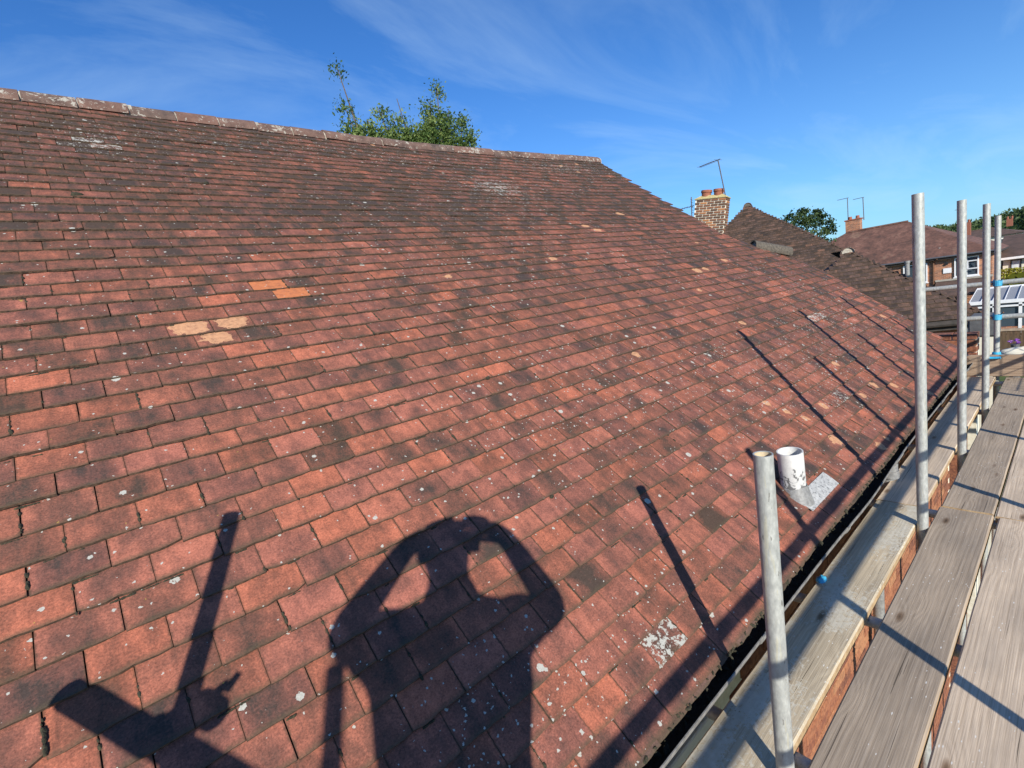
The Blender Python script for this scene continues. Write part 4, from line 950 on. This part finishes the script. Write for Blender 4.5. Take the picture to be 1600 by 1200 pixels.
# more roofs towards the hill
def far_house(name, label, x0, x1, y0, y1, ze, pitch, wallm, roofm):
    t_ = thing(name, label, 'house', ((x0 + x1) / 2, (y0 + y1) / 2, -6)); mb = MB(); mb.box(((x0 + x1) / 2, (y0 + y1) / 2, (ze - 6) / 2 - 0.05), (x1 - x0, y1 - y0, ze + 6 - 0.1)); mb.build('wall', wallm, t_)
    far_hip(t_, x0, x1, y0, y1, ze, pitch, roofm)
    for k in range(3):
        y = y0 + (y1 - y0) * (k + 0.5) / 3; far_window(t_, x0 - 0.02, y - 0.7, y + 0.7, ze - 1.9, ze - 0.6, (y,))
    return t_
fh1 = far_house('far_house', 'distant cream house with low brown hipped roof between the last two poles', 110.5, 117, 4.6, 14.2, -0.55, 20, MAT['cream'], MAT['far_roof2'])
fh2 = far_house('far_house', 'dark brown pitched roof rising at the right edge of the photo', 68.5, 78, -6.5, 3.0, -1.3, 36, MAT['far_brick'], MAT['far_roof2'])
fh3 = far_house('far_house', 'distant brown roof with red chimney beyond the second and third poles', 92, 99, 7.2, 14.0, -1.3, 28, MAT['far_brick'], MAT['far_roof2'])
for nm, lb, x, y, z0, z1, w in (('brick_chimney', 'red twin chimney of the distant house between the second and third poles', 95.5, 9.0, 0.2, 2.0, 0.9), ('brick_chimney', 'tiny pale chimney on the most distant brown roof', 113.5, 6.0, 0.6, 1.75, 0.7)):
    t_ = thing(nm, lb, 'chimney', (x, y, z0)); mb = MB(); mb.box((x, y, (z0 + z1) / 2), (0.6, w, z1 - z0)); mb.build('stack', MAT['terracotta'], t_)
    for q in (-0.25, 0.25): mb = MB(); mb.tube((x, y + q, z1), (x, y + q, z1 + 0.4), 0.14, n=8); mb.build('chimney_pot', MAT['terracotta'], t_)
yagi('tv_aerial', 'thin aerial above the distant red chimney', (95.5, 9.3, 1.5), (95.5, 9.3, 4.0), (0, 1, 0), 0.9, 4, 0.6, MAT['alu'], r=0.05)

# ------------------------------------------------------------------ trees
def branch_tree(name, label, base, limbs, leafm, size, seed, cat='tree', group=None, per=26, spread=0.18, extra=None):
    t_ = thing(name, label, cat, base, group); r = random.Random(seed); mb = MB(); B = Vector(base); pts = []
    fork = B + Vector((0, 0, 5.0)); mb.tube(B, fork, 0.22, 0.15, 10)
    for L in limbs:
        tip = Vector(L[0]); k = fork.lerp(tip, 0.45) + Vector((r.gauss(0, 0.25), r.gauss(0, 0.25), 0.2)); mb.tube(fork, k, 0.11, 0.06, 7); mb.tube(k, tip, 0.05, 0.010, 6)
        n_ = L[1]; rad = L[2]
        for i in range(n_):
            u = r.random() ** 0.8; p = k.lerp(tip, 0.25 + 0.75 * u); sdir = Vector((r.gauss(0, 1), r.gauss(0, 1), r.gauss(0.6, 0.7))).normalized(); ln = rad * (1.15 - 0.7 * u) * r.uniform(0.4, 1.1)
            q = p + sdir * ln; mb.tube(p, q, 0.012, 0.004, 4); tt = r.uniform(0.1, 0.9)
            for j in range(per):
                s_ = r.uniform(0.35, 1.05); pts.append((p.lerp(q, s_) + Vector((r.gauss(0, 1), r.gauss(0, 1), r.gauss(0, 1))) * spread * 0.5, min(1, max(0, tt + r.gauss(0, 0.18)))))
    mb.build('trunk', MAT['bark'], t_); leaf_obj('crown', pts, size, leafm, t_, r); return t_
rt = random.Random(17)
limbs = [((6.50, 11.0, 7.30), 3, 0.10), ((6.55, 11.1, 6.35), 18, 0.30), ((7.1, 11.0, 6.05), 26, 0.42), ((7.55, 11.1, 6.45), 18, 0.32), ((8.15, 11.0, 6.75), 16, 0.30), ((8.05, 11.2, 6.25), 22, 0.4), ((8.7, 11.0, 5.95), 26, 0.42),
         ((9.62, 11.0, 7.32), 12, 0.2), ((9.35, 11.1, 6.9), 24, 0.36), ((9.15, 11.0, 6.55), 26, 0.4), ((10.0, 11.1, 6.75), 14, 0.28), ((10.35, 11.0, 6.35), 24, 0.36), ((10.65, 11.0, 6.0), 24, 0.36), ((9.7, 11.0, 5.9), 34, 0.5), ((10.2, 11.2, 5.7), 30, 0.5), ((7.6, 11.2, 5.6), 30, 0.5), ((6.6, 11.2, 5.5), 24, 0.45), ((8.6, 10.8, 5.3), 30, 0.5), ((9.6, 10.8, 5.1), 30, 0.5)] + [((6.5 + 0.36 * i, 11.0 + 0.1 * (i % 3), 5.75 + 0.22 * math.sin(i * 2.1)), 24, 0.42) for i in range(12)]
branch_tree('garden_tree', 'leafy green tree with loose upright shoots showing above the roof ridge', (8.6, 11.0, -6), limbs, MAT['leaf'], 0.052, 17, per=80, spread=0.25)
t2 = thing('dark_tree', 'round dark green tree between the hipped roof and the far chimney', 'tree', (45, 13.0, -6)); mb = MB(); mb.tube((45, 13.0, -6), (45, 13.0, 1.5), 0.3, 0.15, 10); mb.build('trunk', MAT['bark'], t2)
r2 = random.Random(31); pts = blob_pts((45, 13.0, 1.9), (2.1, 2.0, 2.35), 5200, r2, 0.45, 0.24)
for k in range(16):
    an = R(r2.uniform(-70, 80)); q = Vector((45, 13.0 + 2.2 * math.sin(-an), 1.9 + 2.35 * math.cos(an)))
    for j in range(60): pts.append((q + Vector((r2.gauss(0, 0.1), r2.gauss(0, 0.16), r2.gauss(0, 0.15))), r2.uniform(0, 0.6)))
leaf_obj('crown', pts, 0.13, MAT['leaf_dark'], t2, r2)
bu = thing('bush', 'small bright green bush in front of the distant brown roofs', 'bush', (64, 2.6, -6)); r3 = random.Random(4); leaf_obj('foliage', blob_pts((64, 2.75, -1.5), (1, 0.75, 1.1), 900, r3), 0.14, MAT['leaf'], bu, r3); mb = MB(); mb.tube((64, 2.7, -6), (64, 2.7, -1.8), 0.15, 0.08, 8); mb.build('trunk', MAT['bark'], bu)
def edge_tree(label, x, y, zc, rx, rz, seed):
    t_ = thing('dark_tree', label, 'tree', (x, y, -6)); r = random.Random(seed); leaf_obj('crown', blob_pts((x, y, zc), (rx, rx, rz), 1500, r), 0.3, MAT['leaf_dark'], t_, r); mb = MB(); mb.tube((x, y, -6), (x, y, zc), 0.35, 0.2, 8); mb.build('trunk', MAT['bark'], t_)
edge_tree('dark green tree behind the roofs at the right edge below the hill', 135, 4.2, 1.2, 2.3, 1.9, 41)
# wood on the hill
rw = random.Random(77); pts = []
for k in range(2600):
    a = R(rw.uniform(-30, 60)); d = rw.uniform(240, 430); x, y = d * math.cos(a), d * math.sin(a); g0 = hill(x, y); s_ = rw.uniform(1.6, 3.2)
    if noise.noise(Vector((x * 0.02, y * 0.02, 1))) < -0.18: continue
    for j in range(26):
        e = Vector((rw.gauss(0, 1), rw.gauss(0, 1), rw.gauss(0, 0.8))).normalized() * s_
        pts.append((Vector((x, y, g0 + s_ * 0.9)) + e, min(1, max(0, 0.5 + e.z / s_ * 0.25 + rw.uniform(-0.3, 0.3)))))
v, f, tn = leaf_mesh(pts, 1.25, rw); o = mesh_obj('wood', v, f, MAT['leaf_dark']); a = o.data.attributes.new('tone', 'FLOAT', 'POINT'); a.data.foreach_set('value', tn)
tag(o, 'dark green wood covering the distant hill on the horizon', 'wood', kind='stuff')

# ------------------------------------------------------------------ scaffold
DZ = -1.08
def pole(label, x, y, z0, z1, group, top_in=True):
    t_ = thing('scaffold_pole', label, 'scaffold pole', (x, y, z0), group); mb = MB(); mb.tube((x, y, z0), (x, y, z1), 0.02415, n=28, hollow=0.0035); o = mb.build('tube', MAT['galv'], t_); smooth_by_angle(o)
    mb = MB(); mb.tube((x, y, z1 - 0.35), (x, y, z1 - 0.002), 0.0205, n=28, caps=False)
    o = mesh_obj('inner_face', mb.v, [tuple(reversed(q)) for q in mb.f], MAT['galv_in'], t_); smooth_by_angle(o)
    return t_
inner = [(1.513, -0.057, 'nearest scaffold pole with open top in front of the white vent pipe'), (3.39, 0.645, 'tall scaffold pole, leftmost of those rising against the sky'), (4.69, 0.640, 'second scaffold pole from the left of those rising against the sky'),
         (5.945, 0.635, 'third scaffold pole from the left of those rising against the sky'), (7.27, 0.55, 'farthest thin scaffold pole with blue couplers')]
for x, zt, lb in inner: pole(lb, x, -1.345 if x < 7 else -1.303, -6, zt, 'inner scaffold poles')
pole('inner scaffold pole behind the photographer', -0.267, -1.345, -6, 0.587, 'inner scaffold poles')
YO = -2.45
for i, (x, zt) in enumerate(((-0.57, 0.58), (1.75, 0.43), (3.41, 0.74), (4.60, 0.745), (5.83, 0.73), (7.27, 0.75))): pole('outer scaffold pole number %s from the left behind the photographer' % ('one two three four five six'.split()[i]), x, YO, -6, zt, 'outer scaffold poles')
def rail(label, p0, p1, group=None, name='scaffold_tube', mat='galv', r=0.02415):
    mb = MB(); mb.tube(p0, p1, r, n=20, hollow=0.0035); o = mb.build(name, MAT[mat]); smooth_by_angle(o); tag(o, label, 'scaffold tube', group); return o
rail('upper outer guardrail along the scaffold behind the photographer', (-1.6, YO - 0.05, -0.035), (7.6, YO - 0.05, -0.035))
rail('lower outer guardrail along the scaffold behind the photographer', (-1.6, YO - 0.05, -0.325), (7.6, YO - 0.05, -0.325))
rail('upper end guardrail crossing behind the far poles', (7.325, -0.70, -0.12), (7.325, -2.75, -0.115))
rail('lower end guardrail crossing behind the far poles', (7.325, -1.02, -0.475), (7.325, -2.75, -0.455))
rail('guardrail tube end across the near end of the scaffold', (-0.32, -0.985, 0.035), (-0.32, -2.8, 0.035), r=0.030)
rail('ledger tube hidden under the second board row', (-1.6, -1.44, -1.30), (7.6, -1.44, -1.30))
for i, x in enumerate((0.2, 1.66, 2.50, 3.70, 4.85, 6.0, 7.15)):
    rail('transom tube under the boards, %s from the near end' % ('first second third fourth fifth sixth seventh'.split()[i]), (x, -1.02, DZ - 0.0385 - 0.0245), (x, -2.6, DZ - 0.0385 - 0.0245), 'transom tubes under the boards')
def coupler(label, c, mat, group='blue couplers'):
    t_ = thing('coupler', label, 'coupler', c, group); c = Vector(c); mb = MB()
    mb.tube(c + Vector((0, 0, -0.028)), c + Vector((0, 0, 0.028)), 0.034, n=16); mb.tube(c + Vector((0.055, -0.035, 0)), c + Vector((0.055, 0.035, 0)), 0.034, n=16); mb.box(c + Vector((0.028, 0, 0)), (0.05, 0.05, 0.05), bevel=0.008); mb.build('body', mat, t_)
    mb = MB(); mb.tube(c + Vector((-0.01, 0.03, 0)), c + Vector((-0.01, 0.075, 0.004)), 0.007, n=8); mb.tube(c + Vector((-0.01, 0.055, 0)), c + Vector((-0.01, 0.068, 0.002)), 0.013, n=6)
    mb.tube(c + Vector((-0.02, -0.03, 0.03)), c + Vector((-0.045, -0.05, 0.05)), 0.006, n=6); mb.tube(c + Vector((0.03, 0.02, 0)), c + Vector((0.11, 0.03, 0.02)), 0.010, n=6); mb.tube(c + Vector((0.11, 0.03, 0.0)), c + Vector((0.135, 0.03, 0.03)), 0.009, n=6); mb.build('bolt', MAT['rust'], t_); return t_
coupler('blue coupler where the upper rail meets the farthest pole', (7.27, -1.303, -0.118), MAT['blue'])
coupler('blue coupler where the lower rail meets the farthest pole', (7.27, -1.303, -0.465), MAT['blue'])
coupler('coupler holding the near end guardrail behind the photographer', (-0.27, -1.345, 0.035), MAT['blue'])
bc = thing('board_clip', 'bright blue clamp at the foot of the farthest pole on the upright board', 'clamp', (7.25, -1.31, -0.87))
mb = MB(); mb.tube((7.262, -1.303, -0.885), (7.262, -1.303, -0.862), 0.075, 0.060, 18); mb.box((7.20, -1.29, -0.875), (0.10, 0.11, 0.022), bevel=0.006); mb.tube((7.262, -1.303, -0.862), (7.262, -1.303, -0.83), 0.036, 0.032, 14); mb.build('clamp_body', simple('bright_blue_plastic', (0.02, 0.28, 0.50), (0.05, 0.45, 0.70), 20, 0.4), bc)
# boards: object origin at the near left corner so the grain follows each board
def board(label, x0, x1, y0, y1, mat, z=DZ, tilt=0.0, group='scaffold boards', yaw=0.0, hoops=True):
    t_ = thing('scaffold_board', label, 'scaffold board', (x0, (y0 + y1) / 2, z), group); L = x1 - x0; w = abs(y1 - y0); vs_ = []; f = []; n_ = max(4, int(L / 0.12)); r = random.Random(int(x0 * 100 + y0 * 1000)); cup = r.uniform(-0.0025, 0.0015)
    prof = [(-w / 2, -0.006), (-w / 2 + 0.006, 0), (-w / 6, cup), (w / 6, cup), (w / 2 - 0.006, 0), (w / 2, -0.006), (w / 2, -0.038), (-w / 2, -0.038)]
    for i in range(n_ + 1):
        x = L * i / n_; bow = 0.004 * noise.noise(Vector((x * 0.5, y0 * 3, 1))); ey = 0.0016 * noise.noise(Vector((x * 4, y0 * 7, 3)))
        for (py, pz) in prof: vs_.append((x, py + ey * (1 if py > 0 else -1) + yaw * (x - L / 2), pz + bow + tilt * py))
    N = len(prof)
    for i in range(n_):
        for j in range(N): f.append((i * N + j, i * N + (j + 1) % N, (i + 1) * N + (j + 1) % N, (i + 1) * N + j))
    f += [tuple(range(N - 1, -1, -1)), tuple(range(n_ * N, n_ * N + N))]; fm = ([0] * 5 + [1, 0, 1]) * n_ + [1, 1]
    me = bpy.data.meshes.new('plank'); me.from_pydata(vs_, [], f); me.materials.append(mat); me.materials.append(MAT['board_end'])
    for p, i in zip(me.polygons, fm): p.material_index = i
    o = bpy.data.objects.new('plank', me); link(o); o.parent = t_
    if hoops:
        mb = MB()
        for xx in (0.004, L - 0.004): mb.box((xx, 0, -0.017), (0.03, w + 0.003, 0.0405))
        me = bpy.data.meshes.new('end_band'); me.from_pydata([tuple(v) for v in mb.v], [], mb.f); me.materials.append(mat); o = bpy.data.objects.new('end_band', me); link(o); o.parent = t_
    return t_
board('pale stained board next to the gutter, near length', -1.2, 3.62, -1.315, -1.090, MAT['board_pale'], hoops=False)
board('grey board next to the gutter, far length', 3.635, 7.2, -1.305, -1.085, MAT['board_warm'], hoops=False)
board('brown grey board right of the poles with white flecks, near length', -0.3, 3.675, -1.592, -1.370, MAT['board_grey'], hoops=False)
board('smooth grey board right of the poles, far length', 3.69, 7.17, -1.590, -1.378, MAT['board_grey'], z=DZ + 0.002, hoops=False)
board('warm brown board at the bottom right corner, near length', -0.2, 3.665, -1.838, -1.611, MAT['board_warm'], hoops=False)
board('warm grey board at the right edge, far length', 3.68, 7.17, -1.815, -1.596, MAT['board_warm'], hoops=False)
board('board under the photographer, fourth row, near length', -0.3, 3.66, -2.075, -1.850, MAT['board_grey'], hoops=False)
board('board at the right edge, fourth row, far length', 3.68, 7.17, -2.05, -1.825, MAT['board_grey'], hoops=False)
board('board under the photographer, fifth row, near length', -0.3, 3.66, -2.31, -2.085, MAT['board_warm'], hoops=False)
board('board at the right edge, fifth row, far length', 3.68, 7.17, -2.29, -2.065, MAT['board_warm'], hoops=False)
# upright end board
tb = thing('toe_board', 'brown scaffold board standing on edge across the far end of the deck', 'toe board', (7.2, -1.9, DZ))
mb = MB(); mb.box((7.2, -1.78, DZ + 0.119), (0.036, 1.42, 0.225), bevel=0.004); mb.build('plank', MAT['toe'], tb)
# mesh guard on the outer side near the far end
bg_ = thing('brick_guard', 'wire mesh guard panel on the outer rail beside the far end of the deck', 'guard panel', (6.5, YO - 0.09, DZ)); mb = MB()
for k in range(13): x = 5.95 + k * 0.1; mb.tube((x, YO - 0.09, DZ), (x, YO - 0.09, DZ + 0.98), 0.004, n=5)
for k in range(11): z = DZ + k * 0.098; mb.tube((5.95, YO - 0.09, z), (7.15, YO - 0.09, z), 0.004, n=5)
mb.build('mesh', MAT['rust'], bg_)
# pale sheet bundle behind the upright board and blue tag by the gutter
def cloth(name, label, cat, c, rx, ry, rz, mat, seed):
    vs_ = []; f = []; n_ = 16; m_ = 7; r = seed
    for j in range(m_ + 1):
        for i in range(n_):
            a = 2 * math.pi * i / n_; ph = math.pi / 2 * j / m_; k = 1 + 0.28 * noise.noise(Vector((math.cos(a) * 1.8 + r, math.sin(a) * 1.8, ph * 1.6)))
            vs_.append((c[0] + rx * math.cos(a) * math.cos(ph) * k, c[1] + ry * math.sin(a) * math.cos(ph) * k, c[2] + rz * math.sin(ph) * k))
    for j in range(m_):
        for i in range(n_): f.append((j * n_ + i, j * n_ + (i + 1) % n_, (j + 1) * n_ + (i + 1) % n_, (j + 1) * n_ + i))
    f.append(tuple(range(n_ - 1, -1, -1))); o = mesh_obj(name, vs_, f, mat, smooth=True); return tag(o, label, cat)
cloth('dust_sheet', 'crumpled cream dust sheet behind the upright end board', 'sheet', (7.45, -1.55, -0.90), 0.10, 0.26, 0.09, MAT['cream'], 2)
mb = MB(); mb.box((7.45, -1.75, -0.93), (0.25, 0.9, 0.06), bevel=0.01); o = mb.build('spare_board', MAT['board_end']); tag(o, 'short spare board lying behind the upright end board', 'board')
cloth('blue_rag', 'small blue rag caught between the gutter and the stained board', 'rag', (2.60, -1.105, -1.082), 0.030, 0.022, 0.022, MAT['blue'], 5)

# ------------------------------------------------------------------ the photographer, whose shadow falls on the tiles
FV = Vector((0.521, 0.853, 0)).normalized(); SV = Vector((FV.y, -FV.x, 0)); CE = 0.4804
def pp(s_, d, zp): return Vector((CAM.x, CAM.y, 0)) + SV * s_ + FV * d + UP * (zp - CE * d)
person = thing('person', 'person in navy t-shirt and grey work trousers holding up a phone with both hands', 'person', (CAM.x - 0.3, CAM.y - 0.4, DZ))
def skin(name, verts, edges, radii, mat, root=0, sub=2, parent=None):
    me = bpy.data.meshes.new(name); me.from_pydata([tuple(v) for v in verts], edges, []); 
    if not me.skin_vertices: me.attributes; 
    o = bpy.data.objects.new(name, me); link(o)
    md = o.modifiers.new('skin', 'SKIN')
    if len(me.skin_vertices) == 0:
        bpy.context.view_layer.objects.active = o
    sk = me.skin_vertices[0].data if len(me.skin_vertices) else None
    if sk:
        for i, q in enumerate(radii): sk[i].radius = q if isinstance(q, tuple) else (q, q); sk[i].use_root = (i == root)
    if sub: s2 = o.modifiers.new('sub', 'SUBSURF'); s2.levels = sub; s2.render_levels = sub
    dg = bpy.context.evaluated_depsgraph_get(); ev = o.evaluated_get(dg); nm = bpy.data.meshes.new_from_object(ev)
    o.modifiers.clear(); o.data = nm; nm.materials.clear(); nm.materials.append(mat)
    for p in nm.polygons: p.use_smooth = True
    if parent: attach(o, parent)
    return o
# joints (s, d, shadow height)
J = dict(pelvis=pp(-0.14, -0.42, -0.40), waist=pp(-0.14, -0.42, -0.18), chest=pp(-0.13, -0.40, 0.02), neck0=pp(-0.115, -0.38, 0.20), neck1=pp(-0.108, -0.36, 0.28), head0=pp(-0.108, -0.34, 0.36), head1=pp(-0.108, -0.34, 0.42),
         shL=pp(-0.31, -0.38, 0.150), shR=pp(0.065, -0.38, 0.090), elL=pp(-0.425, -0.20, 0.195), elR=pp(0.225, -0.20, 0.085), wrL=pp(-0.232, -0.06, 0.425), wrR=pp(0.105, -0.06, 0.385))
J['hipL'] = J['pelvis'] - SV * 0.09 - UP * 0.06; J['hipR'] = J['pelvis'] + SV * 0.09 - UP * 0.06
fz = DZ + 0.09
J['knL'] = Vector((J['hipL'].x, J['hipL'].y, 0)) - SV * 0.02 + FV * 0.03 + UP * (J['hipL'].z * 0.47 + fz * 0.53); J['knR'] = Vector((J['hipR'].x, J['hipR'].y, 0)) + SV * 0.02 + FV * 0.03 + UP * (J['hipR'].z * 0.47 + fz * 0.53)
J['anL'] = Vector((J['hipL'].x, J['hipL'].y, fz)) - SV * 0.03 - FV * 0.02; J['anR'] = Vector((J['hipR'].x, J['hipR'].y, fz)) + SV * 0.03 - FV * 0.02
J['toL'] = J['anL'] + FV * 0.17 - UP * 0.05; J['toR'] = J['anR'] + FV * 0.17 - UP * 0.05
for k_, tg_ in (('L', pp(-0.06, -0.05, 0.485)), ('R', pp(0.012, -0.05, 0.455))): J['pa' + k_] = J['wr' + k_] + (tg_ - J['wr' + k_]).normalized() * 0.075
ks = ['paL', 'paR', 'pelvis', 'waist', 'chest', 'neck0', 'neck1', 'head0', 'head1', 'shL', 'elL', 'wrL', 'shR', 'elR', 'wrR', 'hipL', 'knL', 'anL', 'toL', 'hipR', 'knR', 'anR', 'toR']
rad = [0.036, 0.036, (0.185, 0.12), (0.185, 0.11), (0.19, 0.125), (0.062, 0.062), (0.056, 0.060), (0.086, 0.10), (0.082, 0.095), 0.085, 0.058, 0.037, 0.085, 0.058, 0.037, 0.088, 0.060, 0.042, 0.036, 0.088, 0.060, 0.042, 0.036]
ed = [('pelvis', 'waist'), ('waist', 'chest'), ('chest', 'neck0'), ('neck0', 'neck1'), ('neck1', 'head0'), ('head0', 'head1'), ('chest', 'shL'), ('shL', 'elL'), ('elL', 'wrL'), ('wrL', 'paL'), ('wrR', 'paR'), ('chest', 'shR'), ('shR', 'elR'), ('elR', 'wrR'), ('pelvis', 'hipL'), ('hipL', 'knL'), ('knL', 'anL'), ('anL', 'toL'), ('pelvis', 'hipR'), ('hipR', 'knR'), ('knR', 'anR'), ('anR', 'toR')]
skin('body', [J[k] for k in ks], [(ks.index(a), ks.index(b)) for a, b in ed], rad, MAT['skin'], 2, 2, person)
# shirt and trousers follow the same joints, slightly larger
def sub_skin(name, names, edges, rr, mat, root=0):
    return skin(name, [J[k] if isinstance(k, str) else k for k in names], edges, rr, mat, root, 2, person)
mL = J['shL'].lerp(J['elL'], 0.62); mR = J['shR'].lerp(J['elR'], 0.62)
sub_skin('t_shirt', ['pelvis', 'waist', 'chest', 'shL', mL, 'shR', mR, J['chest'].lerp(J['neck0'], 0.75)], [(0, 1), (1, 2), (2, 3), (3, 4), (2, 5), (5, 6), (2, 7)], [(0.215, 0.14), (0.21, 0.135), (0.205, 0.13), 0.088, 0.092, 0.088, 0.092, 0.066], MAT['shirt'])
sub_skin('trousers', ['pelvis', 'hipL', 'knL', J['anL'] + UP * 0.03, 'hipR', 'knR', J['anR'] + UP * 0.03], [(0, 1), (1, 2), (2, 3), (0, 4), (4, 5), (5, 6)], [(0.168, 0.12), 0.102, 0.076, 0.064, 0.102, 0.076, 0.064], MAT['trouser'])
mb = MB()
for k in ('L', 'R'): c = (J['an' + k] + J['to' + k]) / 2; mb.box(c - UP * 0.018, (0.10, 0.30, 0.085), Matrix.Rotation(math.atan2(FV.y, FV.x) - math.pi / 2, 3, 'Z'), bevel=0.025)
mb.build('boots', MAT['black'], person)
# face and hair
def ell(c, rx, ry, rz, n_=14, m_=8, cut=-1.0):
    vs_ = []; f = []
    for j in range(m_ + 1):
        ph = -math.pi / 2 + math.pi * j / m_
        for i in range(n_):
            a = 2 * math.pi * i / n_; k = 1 + 0.04 * noise.noise(Vector((i, j, 0))); vs_.append(Vector(c) + (SV * math.cos(a) * math.cos(ph) * rx + FV * math.sin(a) * math.cos(ph) * ry + UP * math.sin(ph) * rz) * k)
    for j in range(m_):
        for i in range(n_): f.append((j * n_ + i, j * n_ + (i + 1) % n_, (j + 1) * n_ + (i + 1) % n_, (j + 1) * n_ + i))
    return vs_, f
hc = (J['head0'] + J['head1']) / 2
v, f = ell(hc - FV * 0.022 + UP * 0.018, 0.086, 0.100, 0.080); mesh_obj('hair', v, f, MAT['hair'], person, True)
mb = MB(); v, f = ell(hc + FV * 0.10 - UP * 0.015, 0.014, 0.022, 0.024, 8, 6); mb.add(v, f)
for sg in (-1, 1): v, f = ell(hc + SV * sg * 0.086 - UP * 0.01, 0.012, 0.020, 0.032, 8, 6); mb.add(v, f)
mb.build('nose_and_ears', MAT['skin'], person, True)
mb = MB()
for sg in (-1, 1): v, f = ell(hc + SV * sg * 0.032 + FV * 0.088 + UP * 0.012, 0.014, 0.010, 0.008, 8, 6); mb.add(v, f)
mb.build('eyes', MAT['white'], person, True)
mb = MB(); v, f = ell(hc + FV * 0.088 - UP * 0.06, 0.025, 0.008, 0.006, 8, 6); mb.add(v, f); mb.build('mouth', MAT['terracotta'], person, True)
# hands closed on the phone
def hand(wr, side, target):
    """palm plus five finger chains as one skin mesh"""
    wr = Vector(wr); d = (target - wr).normalized(); up = UP; lat = d.cross(up).normalized(); up2 = lat.cross(d)
    V = [wr, wr + d * 0.045, wr + d * 0.085]; E_ = [(0, 1), (1, 2)]; RR = [(0.034, 0.028), (0.042, 0.026), (0.044, 0.020)]
    inw = SV * (-side)
    for i, ln in enumerate((0.075, 0.085, 0.080, 0.062)):
        o_ = wr + d * 0.085 + up2 * (0.030 - 0.021 * i); b = len(V)
        V += [o_, o_ + d * ln * 0.35 + inw * ln * 0.10, o_ + d * ln * 0.55 + inw * ln * 0.45, o_ + d * ln * 0.5 + inw * ln * 0.80]; E_ += [(2, b), (b, b + 1), (b + 1, b + 2), (b + 2, b + 3)]; RR += [0.0115, 0.0105, 0.010, 0.009]
    b = len(V); o_ = wr + d * 0.03 + up2 * -0.03 + inw * 0.012
    V += [o_, o_ + d * 0.035 + inw * 0.028, o_ + d * 0.055 + inw * 0.052]; E_ += [(1, b), (b, b + 1), (b + 1, b + 2)]; RR += [0.013, 0.0105, 0.009]
    return V, E_, RR
pc = CAM - RZ * 0.012 + RX * -0.055 + RY * 0.028           # phone centre, lens at its corner
for side, wr in ((-1, J['wrL']), (1, J['wrR'])):
    V, E_, RR = hand(wr, side, pp(-0.06, -0.05, 0.485) if side < 0 else pp(0.012, -0.05, 0.455)); skin('hand', V, E_, RR, MAT['skin'], 0, 1, person)
ph = thing('phone', 'black phone held sideways by the photographer', 'phone', tuple(pc)); mb = MB(); rot = Matrix((RX, -RY, -RZ)).transposed(); mb.box(pc, (0.147, 0.071, 0.008), rot, bevel=0.003); mb.build('case', MAT['black'], ph)
